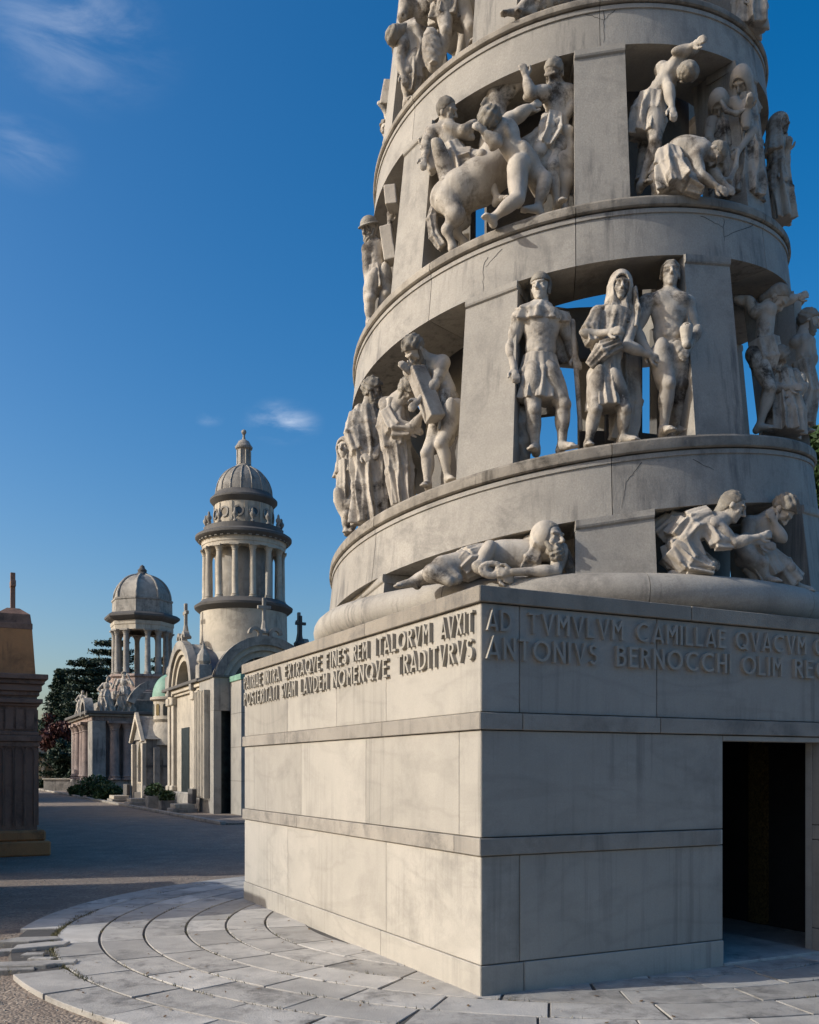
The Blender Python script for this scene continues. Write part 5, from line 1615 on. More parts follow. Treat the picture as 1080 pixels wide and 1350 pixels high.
def gable(fn, w, name='arched_gable'):
    m = MB()
    m.arch(fn, 1.72, 2.20, -.6, .22, 24); o = m.build(name, cm, T1, smooth=35)
    m = MB(); m.arch(fn, 1.95, 2.32, .0, .34, 24); m.build('archivolt', gy, o, smooth=35)
    m = MB(); m.arch(fn, 1.45, 1.74, -.6, .1, 24); m.build('archivolt', cm, o, smooth=35)
    m = MB(); P = [(1.5 * math.cos(a), 1.5 * math.sin(a)) for a in np.linspace(0, math.pi, 20)]
    m.prism(P, fn, -.5, -.42); m.build('window', M['glass'], o)
    for a in np.linspace(.35, math.pi - .35, 6):
        m = MB(); ca, sa = math.cos(a), math.sin(a)
        m.prism([(.3 * ca - .03 * sa, .3 * sa + .03 * ca), (1.46 * ca - .03 * sa, 1.46 * sa + .03 * ca), (1.46 * ca + .03 * sa, 1.46 * sa - .03 * ca), (.3 * ca + .03 * sa, .3 * sa - .03 * ca)], fn, -.41, -.36)
        m.build('mullion', cm, o)
    m = MB(); m.arch(fn, .28, .36, -.41, -.35, 12); m.build('mullion', cm, o)
    m = MB(); m.arch(fn, 1.9, 2.1, -2.6, -.6, 20); m.build('barrel_roof', M['slate'], o, smooth=35)
    m = MB(); m.arch(fn, 1.45, 1.7, .12, .2, 1, -.0, .02); 
    # scroll crest on top
    m = MB(); m.arch(lambda u, v, d: fn(u - .45, v + 2.42, d), .16, .30, .0, .24, 14, -1.2, math.pi); m.arch(lambda u, v, d: fn(u + .45, v + 2.42, d), .16, .30, .0, .24, 14, 0, math.pi + 1.2)
    m.build('scroll_crest', gy, o, smooth=35)
gable(face_x(-HX, 0, 5.1), 2)
gable(face_y(-HY_, 0, 5.1), 2)
gable(lambda u, v, d: (HX + d, u, 5.1 + v), 2)
for x, y in ((-HX, 0), (0, -HY_), (HX, 0)):
    cross(T1, x, y, 7.55, 1.55, gy, 0 if x == 0 else math.pi / 2)
for x, y in ((-HX, -HY_), (HX, -HY_), (-HX, HY_)):
    m = MB(); m.box(-.28, .28, -.28, .28, 5.5, 6.1, .03); m.lathe([(.22, 6.1), (.3, 6.25), (.26, 6.5), (.1, 6.75), (.02, 7.1)], 10)
    m.build('corner_pedestal', gy, T1, loc=(x * .98, y * .98, 0))
cross(T1, HX * .95, -HY_ * .2, 7.5, 1.35, dk)
m = MB(); m.lathe([(2.35, 5.45), (2.35, 6.3), (1.98, 6.9), (1.95, 8.8)], 48, caps=False); m.build('lower_drum', cm, T1, smooth=30)
m = MB(); m.lathe([(1.94, 8.78), (2.04, 8.84), (2.2, 8.98), (2.22, 9.08), (2.1, 9.16), (1.9, 9.32), (1.3, 9.33)], 48, caps=False); m.build('drum_ledge', dk, T1, smooth=30)
m = MB(); m.lathe([(1.30, 9.3), (1.30, 11.7)], 40, caps=False); m.build('cella_wall', gy, T1, smooth=40)
cmesh = column_mesh(.145, 2.32, cm)
for i in range(14):
    a = 2 * math.pi * (i + .35) / 14
    inst(cmesh, 'column', (1.72 * math.cos(a), 1.72 * math.sin(a), 9.32), T1, a)
m = MB(); m.lathe([(1.25, 11.62), (1.86, 11.62), (1.86, 11.76), (1.89, 11.78), (1.89, 11.95), (1.95, 12.0)], 48, caps=False); m.build('entablature', cm, T1, smooth=30)
m = MB(); m.lathe([(1.94, 11.98), (2.1, 12.06), (2.17, 12.14), (2.17, 12.24), (2.05, 12.32), (1.8, 12.4), (1.78, 12.62), (1.6, 12.64)], 48, caps=False); m.build('cornice', dk, T1, smooth=30)
dm = MB(); dm.box(-.05, .05, -.07, .07, 0, .11); dme = dm.data('dentil', gy)
for i in range(40):
    a = 2 * math.pi * i / 40; inst(dme, 'dentil', (1.98 * math.cos(a), 1.98 * math.sin(a), 11.985), T1, a)
um = MB(); um.lathe([(.10, 0), (.10, .06), (.04, .1), (.045, .16), (.12, .28), (.13, .36), (.08, .42), (.05, .5), (.06, .54), (.01, .62)], 10); ume = um.data('urn', gy, 50)
for i in range(14):
    a = 2 * math.pi * (i + .35) / 14; inst(ume, 'urn', (1.7 * math.cos(a), 1.7 * math.sin(a), 12.63), T1)
m = MB(); m.lathe([(1.31, 12.6), (1.31, 13.68)], 48, caps=False); m.build('upper_drum', cm, T1, smooth=30)
om = MB(); om.arch(lambda u, v, d: (d, u, v), .17, .25, 0, .06, 16, 0, 2 * math.pi); ome = om.data('oculus_frame', gy, 40)
ogm = MB(); ogm.prism([(.17 * math.cos(a), .17 * math.sin(a)) for a in np.linspace(0, 2 * math.pi, 15)[:-1]], lambda u, v, d: (d, u, v), 0, .025); ogme = ogm.data('oculus_glass', M['glass'])
for i in range(12):
    a = 2 * math.pi * (i + .1) / 12
    o = inst(ome, 'oculus_window', (1.30 * math.cos(a), 1.30 * math.sin(a), 13.2), T1, a); inst(ogme, 'glass', (0.0, 0, 0), o)
    pm = None
pme = MB().box(-.02, .05, -.07, .07, 12.7, 13.65).data('drum_pilaster', cm)
for i in range(12):
    a = 2 * math.pi * (i + .6) / 12; inst(pme, 'drum_pilaster', (1.30 * math.cos(a), 1.30 * math.sin(a), 0), T1, a)
m = MB(); m.lathe([(1.30, 13.66), (1.4, 13.74), (1.52, 13.88), (1.52, 13.96), (1.38, 14.08), (1.28, 14.24)], 48, caps=False); m.build('cornice', dk, T1, smooth=30)
DP = [(1.26 * math.cos(t), 14.2 + 1.33 * math.sin(t)) for t in np.linspace(0, 1.33, 14)]
m = MB(); m.lathe(DP, 48, caps=False); m.build('dome', gy, T1, smooth=60)
rm = MB()
for e in (-1, 1): pass
rm.tube([(r + .01, 0, z) for r, z in DP], [.035] * len(DP), 6); rme = rm.data('rib', gy, 60)
for i in range(16): inst(rme, 'rib', (0, 0, 0), T1, 2 * math.pi * i / 16)
m = MB(); m.lathe([(.40, 15.45), (.38, 15.55), (.31, 15.6), (.29, 16.28), (.38, 16.34), (.40, 16.42), (.34, 16.5), (.24, 16.68), (.08, 16.78), (.05, 16.95), (.07, 17.0), (.03, 17.02)], 20); m.build('lantern', gy, T1, smooth=40)
lme = MB().lathe([(.035, 0), (.035, .66)], 8).data('lantern_column', cm, 50)
for i in range(8):
    a = 2 * math.pi * i / 8; inst(lme, 'lantern_column', (.31 * math.cos(a), .31 * math.sin(a), 15.61), T1)
m = MB(); m.lathe([(.01, 17.0), (.09, 17.04), (.12, 17.12), (.09, 17.2), (.01, 17.24)], 14); m.build('finial_ball', gy, T1, smooth=60)

# ---- pinkish mausoleum with an open octagonal lantern
T2 = empty('open_lantern_mausoleum', AV(13.6, 70.0), YAW)
tag(T2, 'pinkish grey mausoleum with an open octagonal colonnade under a small dome', 'mausoleum', TOMBS)
pk = M['b_pink']
bx('wall', pk, T2, -3.9, 4.2, -4.8, 4.8, 0, 5.0)
bx('plinth', gy, T2, -4.3, 4.6, -5.3, 5.2, -.05, 1.05, b=.05)
bx('corner_pier', M['b_grey'], T2, -4.25, -3.35, -5.2, -3.4, 1.05, 4.95, b=.04)
bx('corner_pier', M['b_grey'], T2, -4.25, -3.0, 3.4, 5.0, 1.05, 4.95, b=.04)
for k, (z0, z1, pr, mt) in enumerate(((4.95, 5.25, .30, 'b_pink'), (5.25, 5.4, .5, 'b_grey'), (5.4, 5.6, .72, 'b_dark'))):
    bx('cornice', M[mt], T2, -3.95 - pr, 4.2 + pr, -4.85 - pr, 4.8 + pr, z0, z1, b=.03)
cme = column_mesh(.33, 3.9, pk, 14)
for x in (-2.8, -1.95, -.9, -.05, 1.0, 1.85, 2.9, 3.75): inst(cme, 'column', (x, -5.15, 1.05), T2)
for y in (-2.6, -1.2, 1.2, 2.6): inst(cme, 'column', (-4.2, y, 1.05), T2)
m = MB(); m.arch(face_y(-5.3, .2, 5.45), 1.9, 2.4, -.3, .3, 16, .35, math.pi - .35); m.build('segmental_pediment', gy, T2, smooth=30)
m = MB(); m.arch(face_x(-4.45, -4.2, 5.3), .9, 1.2, -.3, .25, 14); m.build('segmental_pediment', gy, T2, smooth=30)
bx('attic', gy, T2, -3.2, 3.6, -4.2, 4.2, 5.6, 6.5, b=.05)
bx('attic_step', gy, T2, -2.6, 2.9, -3.2, 3.2, 6.5, 7.1, b=.05)
m = MB(); m.lathe([(2.75, 7.05), (2.75, 7.25), (2.45, 7.4), (2.4, 8.2), (2.55, 8.3), (2.5, 8.45), (.1, 8.46)], 8, a0=.39, a1=.39 + 2 * math.pi); m.build('octagon_pedestal', pk, T2)
c8 = column_mesh(.21, 3.2, gy, 12)
for i in range(8):
    a = math.pi / 8 + math.pi / 4 * i + .39
    inst(c8, 'column', (1.95 * math.cos(a) * 1.0, 1.95 * math.sin(a), 8.45), T2, a)
for i in range(8):
    a = math.pi / 4 * i + .39
    inst(c8, 'column', (2.02 * math.cos(a), 2.02 * math.sin(a), 8.45), T2, a) if i % 2 == 0 else None
m = MB(); m.lathe([(1.5, 11.62), (2.22, 11.62), (2.22, 11.95), (2.27, 12.0), (2.27, 12.25), (1.5, 12.26)], 8, a0=.39, a1=.39 + 2 * math.pi, caps=False); m.build('entablature', cm, T2)
m = MB(); m.lathe([(2.2, 12.25), (2.55, 12.42), (2.7, 12.55), (2.7, 12.68), (2.45, 12.85), (1.5, 12.86)], 8, a0=.39, a1=.39 + 2 * math.pi); m.build('cornice', dk, T2)
m = MB(); m.lathe([(2.16, 12.85), (2.14, 13.75), (2.2, 13.8), (2.2, 13.92), (1.96, 13.97)], 8, a0=.39, a1=.39 + 2 * math.pi); m.build('attic_drum', gy, T2)
DP2 = [(2.0 * math.cos(t) ** .9, 13.95 + 1.85 * math.sin(t)) for t in np.linspace(0, 1.42, 14)]
m = MB(); m.lathe(DP2, 8, a0=.39, a1=.39 + 2 * math.pi, caps=False); m.build('dome', gy, T2, smooth=25)
rme2 = MB().tube([(r + .02, 0, z) for r, z in DP2], [.09] * len(DP2), 6).data('rib', gy, 60)
for i in range(8): inst(rme2, 'rib', (0, 0, 0), T2, .39 + math.pi / 4 * i)
m = MB(); m.lathe([(.48, 15.72), (.42, 15.9), (.3, 16.0), (.34, 16.15), (.2, 16.3), (.16, 16.45), (.02, 16.55)], 10); m.build('finial', dk, T2, smooth=50)
# sculpture groups on the cornice
def small_figure(parent_loc, S, label, pose):
    f = Fig(800, 500, 0, S, h=0.03)
    f.body.h = f.cloth.h = 0.03; f.hair.h = 0.03
    o3 = np.array(parent_loc, float)
    J = lambda x, z, d=0.0: o3 + S * (np.array([x, -d, z]))
    nk, pv = J(0 + pose * .1, .82), J(0, .5)
    f.torso(nk, pv, J(-.11 + pose * .1, .78), J(.11 + pose * .1, .78), muscle=False)
    f.arm(J(-.11 + pose * .1, .78), J(-.2, .62, .05), J(-.12 + pose * .2, .5, .12)); f.arm(J(.11 + pose * .1, .78), J(.22, .66, .05), J(.2 + pose * .2, .86, .1))
    f.head(J(.02 + pose * .12, .92), nk, G3(.4 - pose, -.1, .8), 'curly', False)
    f.cloth.robe([J(0, .62), J(0, .4, .03), J(.02, .0)], (.13 * S, .17 * S, .24 * S), (.11 * S, .15 * S, .2 * S), X3, 9, .10, seed=pose * 3)
    return f.done(label, 'statue', 'rooftop_statue', 'stone figures on the roof of the open-lantern mausoleum')
for i, (w, s_, S, pose, z, lb) in enumerate(((10.3, 65.4, 2.3, .5, 5.62, 'winged-looking seated stone figure nearest the corner of the pinkish mausoleum roof'),
                                          (11.6, 65.6, 2.7, -.4, 5.62, 'tallest stone figure on the pinkish mausoleum roof, left of the octagon'),
                                          (9.6, 71.5, 1.8, .2, 5.62, 'small stone figure above the avenue side of the pinkish mausoleum'))):
    small_figure(AV(w, s_, z), S, lb, pose)

# ---- gothic chapel and round turret with copper dome, between the two mausoleums
T3 = empty('gothic_chapel', AV(9.8, 49.4), YAW)
tag(T3, 'small grey chapel with a pointed gable and narrow window between the two domed mausoleums', 'chapel', TOMBS)
bx('wall', gy, T3, 0, 4.6, 0, 2.9, 0, 3.3); bx('plinth', dk, T3, -.12, 4.7, -.12, 3.0, -.05, .55, b=.03)
m = MB(); m.prism([(-.15, 3.3), (3.05, 3.3), (1.45, 4.55)], lambda u, v, d: (d, u, v), -.12, 4.7); m.build('roof', M['b_grey'], T3)
m = MB(); m.prism([(-.3, 3.2), (-.05, 3.15), (1.45, 4.4), (2.95, 3.15), (3.2, 3.2), (1.45, 4.75)], lambda u, v, d: (d, u, v), -.3, -.125); m.build('gable_coping', cm, T3)
m = MB(); m.prism([(.95, 1.0), (1.95, 1.0), (1.95, 2.6), (1.75, 3.05), (1.45, 3.35), (1.15, 3.05), (.95, 2.6)], lambda u, v, d: (d, u, v), -.06, .02); o = m.build('window_frame', cm, T3)
m = MB(); m.prism([(1.1, 1.1), (1.8, 1.1), (1.8, 2.6), (1.66, 2.95), (1.45, 3.2), (1.24, 2.95), (1.1, 2.6)], lambda u, v, d: (d, u, v), -.075, -.062); m.build('window_glass', M['glass'], o)
for y in (.12, 2.78): bx('buttress', cm, T3, -.22, .0, y - .16, y + .16, .0, 3.1, b=.02)
for x in (.5, 2.3, 4.2): bx('buttress', gy, T3, x - .16, x + .16, -.2, .0, 0, 2.9, b=.02)
bx('string_course', dk, T3, -.03, 4.65, -.04, 2.94, 1.85, 1.97)
T4 = empty('round_turret', AV(11.2, 50.2), YAW)
tag(T4, 'round white turret with arcaded windows and a green copper dome', 'turret', TOMBS)
m = MB(); m.lathe([(1.2, 3.0), (1.15, 3.5), (.8, 4.2), (.92, 4.35)], 32, caps=False); m.build('base', cm, T4, smooth=30)
m = MB(); m.lathe([(.86, 4.3), (.86, 5.35)], 32, caps=False); m.build('drum', cm, T4, smooth=40)
m = MB(); m.lathe([(.86, 5.3), (1.02, 5.38), (1.02, 5.5), (.86, 5.55)], 32, caps=False); m.build('cornice', cm, T4, smooth=30)
m = MB(); m.lathe([(.92 * math.cos(t), 5.52 + 1.25 * math.sin(t)) for t in np.linspace(0, 1.55, 12)], 32, caps=False); m.build('dome', M['copper'], T4, smooth=60)
wm = MB(); wm.prism([(-.11, 0), (.11, 0), (.11, .5)] + [(.11 * math.cos(a), .5 + .11 * math.sin(a)) for a in np.linspace(0.3, 2.84, 6)] + [(-.11, .5)], lambda u, v, d: (d, u, v), -.02, .03); wme = wm.data('window', M['glass'])
for i in range(12):
    a = 2 * math.pi * i / 12; inst(wme, 'window', (.85 * math.cos(a), .85 * math.sin(a), 4.55), T4, a)

# ---- modern concrete tombs at the near end
T5 = empty('concrete_portal_tomb', AV(9.8, 36.4), YAW)
tag(T5, 'modern beige concrete tomb with a tall dark bronze recess', 'tomb', TOMBS)
bx('wall', M['concrete'], T5, .02, 2.6, .55, 2.3, 0, 5.35); bx('lintel', M['concrete'], T5, 0, 2.6, 0, .55, 4.05, 5.35, b=.01)
bx('pier', M['concrete'], T5, 0, .3, .02, .55, 0, 4.05)
for y in (.7, .95, 1.2, 1.45, 1.7, 1.95, 2.2): bx('fin', M['b_cream'], T5, -.22, .02, y - .05, y + .05, .6, 4.9, b=.01)
bx('bronze_recess', M['bronze'], T5, .3, 2.5, .48, .549, 0, 4.05)
bx('roof_edge', M['b_dark'], T5, -.06, 2.66, -.06, 2.36, 5.35, 5.43)
T6 = empty('concrete_box_tomb', AV(10.45, 34.9), YAW)
tag(T6, 'plain grey concrete tomb with a black doorway and a bronze cross emblem', 'tomb', TOMBS)
bx('wall', M['concrete'], T6, 0, 3.2, 0, 1.45, 0, 5.15)
bx('doorway', M['dark'], T6, .42, 1.5, -.03, .02, .02, 2.2); bx('roof_edge', M['copper'], T6, -.05, 3.25, -.05, 1.5, 5.15, 5.38, b=.02)
m = MB(); m.box(.62, .82, -.08, .0, 2.75, 4.05, .01); m.box(.45, .98, -.075, .0, 3.75, 4.05, .01); m.build('cross_emblem', M['bronze'], T6)
for z in (1.3, 2.6, 3.9): bx('joint', M['joint'], T6, -.004, 3.2, -.004, 1.45, z, z + .015)

# ---- small graveside things at the foot of the row
def planter(w, s_, k, label):
    e = empty('planter', AV(w, s_, GZ), YAW); tag(e, label, 'planter', 'stone planters at the foot of the tombs')
    bx('trough', M['b_grey'], e, -.35 * k, .35 * k, -.35 * k, .35 * k, 0, .6 * k, b=.03)
    m = MB(); rg = np.random.default_rng(int(w * 31 + s_))
    leaf_cloud(m, [(0, 0, .8 * k)], [(.45 * k, .45 * k, .38 * k)], 420, .09, rg); m.build('shrub', M['leaf'], e)
def leaf_cloud(m, cs, rs, n, size, rg, flat=0.0):
    cs = np.array(cs, float); rs = np.array(rs, float)
    vol = rs.prod(1); pick = rg.choice(len(cs), n, p=vol / vol.sum())
    d = rg.normal(size=(n, 3)); d /= np.linalg.norm(d, axis=1)[:, None]
    rr = rg.random(n) ** .45
    c = cs[pick] + d * rr[:, None] * rs[pick]
    a = rg.normal(size=(n, 3)); a[:, 2] *= (1 - flat); a /= np.linalg.norm(a, axis=1)[:, None]
    b = np.cross(a, rg.normal(size=(n, 3))); b /= np.linalg.norm(b, axis=1)[:, None]
    s_ = size * (.6 + .8 * rg.random(n))[:, None]
    n0 = len(m.v)
    Q = np.stack([c - a * s_, c + b * s_ * .45, c + a * s_, c - b * s_ * .45], 1).reshape(-1, 3)
    m.v += [tuple(q) for q in Q.tolist()]
    m.f += [(n0 + 4 * i, n0 + 4 * i + 1, n0 + 4 * i + 2, n0 + 4 * i + 3) for i in range(n)]
planter(9.0, 43.5, 1.0, 'stone planter with a round shrub before the tall domed mausoleum')
planter(8.9, 40.6, .8, 'smaller planter nearest the concrete tombs')
for (w, s_, k, lb) in ((9.0, 60.5, 1.5, 'bushy green shrub at the corner of the pinkish mausoleum'), (9.0, 56.2, 1.1, 'low spreading shrub before the gothic chapel'), (8.7, 66.5, .8, 'small round shrub by the lit corner pier')):
    e = empty('shrub', AV(w, s_, GZ)); tag(e, lb, 'shrub', 'shrubs at the foot of the tombs')
    rg = np.random.default_rng(int(s_)); m = MB()
    leaf_cloud(m, [(0, 0, .5 * k), (.35 * k, .2, .4 * k), (-.35 * k, -.1, .45 * k)], [(.6 * k, .6 * k, .5 * k), (.4 * k, .4 * k, .4 * k), (.45 * k, .4 * k, .45 * k)], 1300, .11, rg)
    m.build('foliage', M['leaf'], e)
    m = MB(); m.tube([(0, 0, 0), (0, 0, .4 * k)], [.05, .03], 6); m.build('stem', M['bark'], e)
for (w, s_, L, lb) in ((8.9, 47.0, 1.4, 'low grave slab beside the planter'), (9.1, 38.6, 1.1, 'stepped grave kerb before the concrete tomb'), (9.0, 52.6, 1.6, 'dark grave kerb before the gothic chapel')):
    e = empty('grave_slab', AV(w, s_, GZ), YAW); tag(e, lb, 'grave slab', 'grave slabs by the road')
    bx('base', M['b_grey'], e, -.5, .5, -L / 2, L / 2, 0, .22, b=.02); bx('slab', M['b_cream'], e, -.4, .4, -L / 2 + .1, L / 2 - .1, .22, .4, b=.02); bx('headstone', M['b_dark'], e, .3, .48, -L / 3, L / 3, .4, 1.0, b=.02)

# pavement edge along the row
kb = MB(); a0, b0 = AV(8.4, 30), AV(8.4, 110)
kerb = empty('kerb', AV(8.3, 30, GZ), YAW); tag(kerb, kind='structure')
for i in range(40): bx('kerb_stone', M['b_grey'], kerb, 0, .18, i * 2.0 + .01, i * 2.0 + 1.99, 0, .12, b=.015)
bx('kerb_strip', M['gravel'], kerb, .18, 12, 0, 82, 0, .06)

# ---- brown column monument at the left edge
T7 = empty('brown_monument', AV(1.53, 21.7), YAW)
T7.scale = (0.88, 0.88, 1.0)
tag(T7, 'dark brown sandstone column monument with blind lancets and a cross on top', 'monument')
br, br2 = M['brown'], M['brown2']
zz = lambda y: hz(y, 19.9)
bx('step', br, T7, -.78, .78, -.78, .78, GZ, zz(1108), b=.03); bx('plinth', br, T7, -.68, .68, -.68, .68, zz(1108), zz(1094), b=.04)
bx('shaft', br2, T7, -.50, .50, -.50, .50, zz(1094), zz(900))
for sx, sy, rz in ((0, -1, 0), (1, 0, 1), (-1, 0, 3)):
    for q in (-.34, -.115, .115, .34):
        fn = (lambda q: (lambda u, v, d: (q + u, -.5 - d, v)))(q) if sy else ((lambda q: (lambda u, v, d: ((.5 + d) * sx, q + u, v)))(q))
        w2 = .085; zt = zz(985) - .12; zb = zz(1088)
        m = MB()
        m.prism([(-w2 - .025, zb), (-w2, zb), (-w2, zt), (-w2 - .025, zt)], fn, -.01, .04); m.prism([(w2, zb), (w2 + .025, zb), (w2 + .025, zt), (w2, zt)], fn, -.01, .04)
        m.arch(lambda u, v, d: fn(u - w2 * .0, zt + v * 1.35, d), w2, w2 + .025, -.01, .04, 8)
        m.build('blind_lancet', br2, T7)
        m = MB(); m.prism([(-w2, zz(962)), (w2, zz(962)), (w2, zz(936)), (-w2, zz(936))], fn, -.01, .03); m.build('panel', br2, T7)
for y0, y1, pr in ((985, 978, .05), (978, 970, .09), (970, 965, .04), (932, 928, .05), (928, 922, .12), (918, 912, .05), (912, 903, .10), (903, 897, .16), (897, 890, .23)):
    bx('moulding', br2, T7, -.5 - pr, .5 + pr, -.5 - pr, .5 + pr, zz(y0) + .002, zz(y1), b=.012)
m = MB()
for (h0, z0), (h1, z1) in (((.47, zz(890)), (.40, zz(830))),):
    V = [(x * h0, y * h0, z0) for x, y in ((-1, -1), (1, -1), (1, 1), (-1, 1))] + [(x * h1, y * h1, z1) for x, y in ((-1, -1), (1, -1), (1, 1), (-1, 1))]
    m.add(V, [(0, 3, 2, 1), (4, 5, 6, 7), (0, 1, 5, 4), (1, 2, 6, 5), (2, 3, 7, 6), (3, 0, 4, 7)])
m.build('upper_block', br, T7)
bx('band', br2, T7, -.41, .41, -.41, .41, zz(830), zz(822), b=.01)
m = MB(); V = [(x * .39, y * .39, zz(822)) for x, y in ((-1, -1), (1, -1), (1, 1), (-1, 1))] + [(x * .36, y * .36, zz(810)) for x, y in ((-1, -1), (1, -1), (1, 1), (-1, 1))] + [(x * .14, y * .14, zz(801)) for x, y in ((-1, -1), (1, -1), (1, 1), (-1, 1))]
m.add(V, [(0, 3, 2, 1), (8, 9, 10, 11)] + [(k * 4 + i, k * 4 + (i + 1) % 4, k * 4 + 4 + (i + 1) % 4, k * 4 + 4 + i) for k in (0, 1) for i in range(4)]); m.build('cap', br2, T7)
m = MB(); m.box(-.055, .055, -.055, .055, zz(803), zz(753), .008); m.box(-.06, .06, -.17, .17, zz(772), zz(764), .008); m.build('cross', br2, T7)

# ---- the near row on the sunny side of the avenue, just outside the picture (their shadows lie on the road)
def row_tomb(w1, s0, s1, h, label, kind=0):
    e = empty('row_tomb', AV(w1 - 1.3, (s0 + s1) / 2), YAW); tag(e, label, 'tomb', 'tombs on the sunny side of the avenue')
    L = (s1 - s0) / 2
    bx('plinth', gy, e, -1.4, 1.4, -L - .05, L + .05, GZ, .5, b=.04); bx('wall', gy if kind else cm, e, -1.3, 1.3, -L, L, .5, h * .74)
    bx('cornice', dk, e, -1.42, 1.42, -L - .1, L + .1, h * .74, h * .79, b=.03)
    if kind: m = MB(); m.prism([(-L - .1, h * .79), (L + .1, h * .79), (0, h)], lambda u, v, d: (d, u, v), -1.42, 1.42); m.build('roof', gy, e)
    else: bx('attic', cm, e, -1.1, 1.1, -L * .8, L * .8, h * .79, h, b=.04)
    bx('door', M['bronze'], e, 1.29, 1.33, -.5, .5, .5, 2.4)
ROW = [(-.35, 12.2, 16.1, 2.4, 0), (-.2, 17.6, 21.0, 4.8, 1), (0.0, 21.0, 25.0, 5.4, 0), (.3, 25.1, 29.5, 5.0, 1), (.4, 29.6, 34.2, 5.8, 0), (.6, 34.2, 39.0, 5.2, 1), (.8, 39.1, 43.6, 5.4, 0),
       (.9, 43.7, 50.5, 5.4, 1), (1.3, 56.0, 61.0, 5.4, 1), (1.5, 61.0, 67.0, 5.6, 0), (1.7, 67.5, 78.0, 5.6, 1)]
names = ['lowest', 'second', 'third', 'fourth', 'fifth', 'sixth', 'seventh', 'eighth', 'ninth', 'tenth', 'eleventh', 'farthest']
for q, (w1, s0, s1, h, kd) in enumerate(ROW):
    row_tomb(w1, s0, s1, h, '%s tomb %s of the row outside the left edge' % ('gabled grey' if kd else 'flat-topped cream', names[q] + (' and nearest' if q == 0 else '')), kd)

# ---------------------------------------------------------------- trees
def tree_trunk(m, h, r, rg, limbs=8, spread=.5, lean=0.0):
    P = [(lean * t * h + .04 * h * math.sin(5 * t), .03 * h * math.sin(4 * t + 1), h * t) for t in np.linspace(0, 1, 9)]
    m.tube(P, [r * (1 - .85 * t) for t in np.linspace(0, 1, 9)], 9)
    for i in range(limbs):
        t = .3 + .6 * i / limbs; a = 2.4 * i + rg.random()
        b = np.array(P[int(t * 8)]); L = h * spread * (1 - t * .6)
        Q = [b, b + L * .5 * np.array([math.cos(a), math.sin(a), .5]), b + L * np.array([math.cos(a), math.sin(a), .75])]
        m.tube([tuple(q) for q in Q], [r * .35, r * .2, r * .06], 6)
def broad_tree(loc, h, rad, seed, label, mat='leaf', leaves=9000, size=.22, cat='tree', lean=0.0, cz=.62):
    rg = np.random.default_rng(seed); e = empty('broadleaf_tree', loc); tag(e, label, cat, 'trees behind the tombs')
    m = MB(); tree_trunk(m, h * .8, h * .03, rg, 9, .45, lean); m.build('trunk', M['bark'], e, smooth=60)
    cs, rs = [], []
    for i in range(26):
        d = rg.normal(size=3); d /= np.linalg.norm(d); q = rg.random() ** .5
        cs.append((d[0] * rad * .75 * q, d[1] * rad * .75 * q, h * cz + d[2] * h * (1 - cz) * .72 * q)); k = rad * (.22 + .2 * rg.random()); rs.append((k, k, k * .8))
    m = MB(); leaf_cloud(m, cs, rs, leaves, size, rg); m.build('crown', M[mat], e)
def conifer(loc, h, rad, seed, label, layers=16, cedar=False):
    layers = int(layers * 1.3)
    rg = np.random.default_rng(seed); e = empty('cedar_tree' if cedar else 'spruce_tree', loc); tag(e, label, 'tree', 'trees behind the tombs')
    m = MB(); m.tube([(0, 0, 0), (0, 0, h * .5), (0, 0, h * .98)], [h * .022, h * .014, .03], 8)
    lm = MB()
    for k in range(layers):
        t = k / (layers - 1); z = h * (.1 + .88 * t); R = rad * ((1 - t) ** .8 + .04) if not cedar else rad * (.55 + .45 * math.sin(2.6 * t + .5)) * (1 - t * .45)
        nb = 7 if not cedar else 6
        for i in range(nb):
            a = 2 * math.pi * (i + rg.random() * .7) / nb + k; L = R * (.65 + .5 * rg.random())
            dr = -.28 if not cedar else .05
            p0 = np.array([0, 0, z]); p1 = p0 + L * np.array([math.cos(a), math.sin(a), dr])
            m.tube([tuple(p0), tuple(p1)], [.05 + .01 * h * (1 - t) * .2, .015], 4)
            ns = max(4, int(L / .35)); cs = [tuple(p0 + (p1 - p0) * (j + .6) / ns + rg.normal(size=3) * .08) for j in range(ns)]
            w = .30 * L / ns + .22; rs = [(w + .25, w + .25, .3 if cedar else .3)] * ns
            leaf_cloud(lm, cs, rs, int(52 * ns), .16, rg, .4)
    m.build('trunk', M['bark'], e); lm.build('crown', M['pine'], e)
def at(px, Z, z=0.0): return ((px - 540) / FPX * Z, Z, z)
conifer(at(80, 96), 11.8, 3.3, 3, 'dark pointed spruce at the left of the trees behind the pinkish mausoleum', 18)
conifer(at(116, 92), 12.2, 5.2, 4, 'wide dark cedar with flat layers beside the spruce', 11, True)
conifer(at(150, 98), 15.0, 5.6, 5, 'taller cedar just left of the octagonal colonnade', 12, True)
conifer(at(215, 105), 14.0, 4.4, 15, 'cedar hidden mostly behind the pinkish mausoleum', 11, True)
broad_tree(at(88, 82), 5.0, 2.1, 6, 'dark rounded evergreen bush tree at the end of the road', 'pine', 7000, .2, cz=.5)
broad_tree(at(78, 86), 7.6, 2.3, 7, 'small tree with dull red leaves in front of the spruce', 'redleaf', 5000, .2)
broad_tree(at(50, 110), 7.5, 3.2, 9, 'green tree at the far end of the avenue', 'leaf', 6000, .25)
broad_tree(at(1098, 30), 14.6, 2.5, 8, 'leafy tree behind the tower at the right edge', 'leaf', 9000, .17, cz=.72)

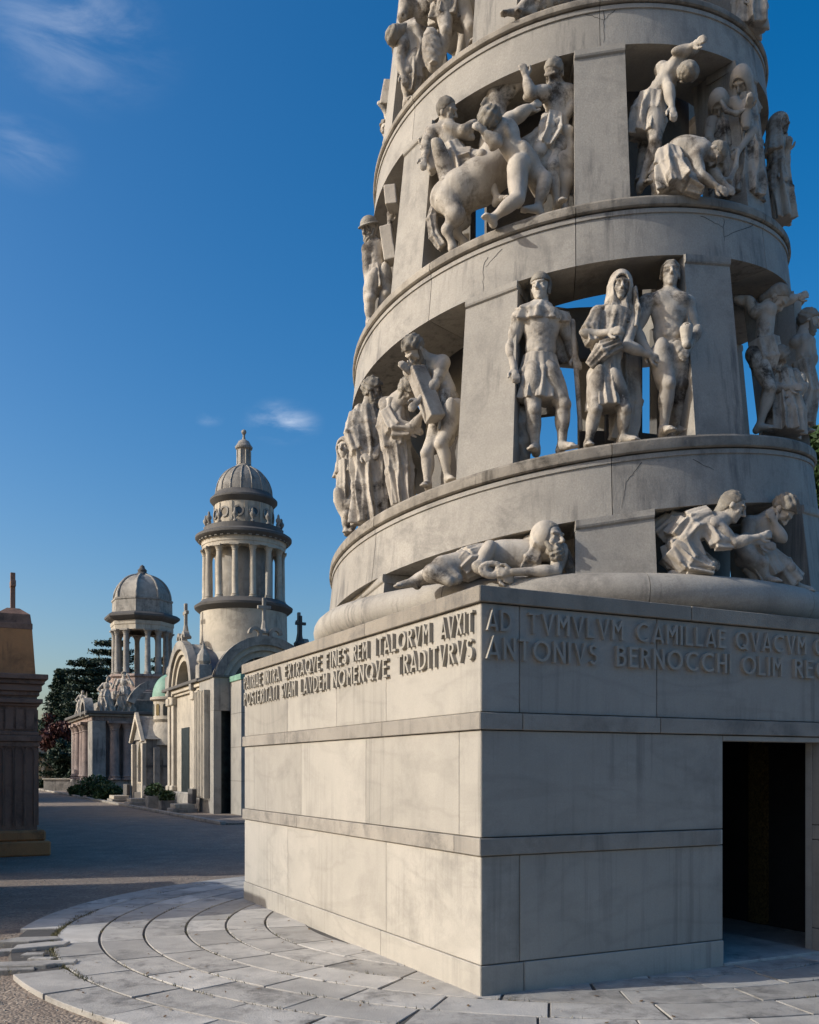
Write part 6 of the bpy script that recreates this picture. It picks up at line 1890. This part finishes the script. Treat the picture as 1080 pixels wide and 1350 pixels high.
# pale colonnaded tomb and low hedge at the far end of the road
T8 = empty('far_colonnade_tomb', at(54, 92), YAW); tag(T8, 'pale columned tomb far down the road behind the bushes', 'tomb', TOMBS)
bx('wall', cm, T8, -1.5, 3.5, 0, 3, 0, 3.4); bx('entablature', cm, T8, -1.9, 3.7, -1.0, 3, 3.4, 4.1, b=.03); bx('plinth', gy, T8, -1.9, 3.7, -1.1, 3.1, 0, .4)
c9 = column_mesh(.22, 3.0, cm, 10)
for x in (-1.6, -.7, .2, 1.1, 2.0): inst(c9, 'column', (x, -.7, .4), T8)
T9 = empty('hedge', at(58, 88)); tag(T9, 'low clipped hedge at the end of the road', 'hedge')
rg = np.random.default_rng(77); m = MB(); leaf_cloud(m, [(x, 0, .45) for x in np.linspace(-1.3, 1.3, 8)], [(.35, .4, .42)] * 8, 3000, .12, rg); m.build('foliage', M['pine'], T9)
bx('stems', M['bark'], T9, -1.3, 1.3, -.05, .05, 0, .5)
T10 = empty('low_wall', at(86, 78), 0); tag(T10, 'low pale stone wall closing the road', 'wall')
bx('wall', M['b_grey'], T10, -1.7, 2.4, -.2, .2, 0, .9); bx('coping', M['b_cream'], T10, -1.8, 2.5, -.28, .28, .9, 1.02, b=.02)

broad_tree(AV(-9.0, 2.6, GZ), 12.0, 4.0, 41, 'unseen big evergreen added at the left behind the viewer to shade the paving', 'pine', 16000, .3, cz=.48)  # unseen tree, added to throw shade over the paving
# unseen evergreens added to cut sky light on the shaded face, behind the viewer
for i, (x, y, h, r, s) in enumerate(((11.5, -9.5, 11, 4.0, 31), (3.5, -12.5, 12, 4.4, 32))):
    broad_tree((x, y, GZ), h, r, s, '%s evergreen of the unseen pair added behind the viewer to block sky light' % ('right-hand', 'left-hand')[i], 'pine', 7000, .38, cz=.5)
# more trees of the cemetery to the right of the picture
src = [o for o in scn.objects if o.type == 'EMPTY' and o.get('label', '').startswith('right-hand evergreen')][0]
for i, (x, y) in enumerate(((26.5, 44), (35, 57), (31, 37), (46, 62), (41, 46))):
    copy_tree(src, (x, y, GZ), 1.3 * i + .4, '%s evergreen of the group right of the tower, outside the picture' % ('innermost', 'second', 'nearest', 'farthest', 'outermost')[i])
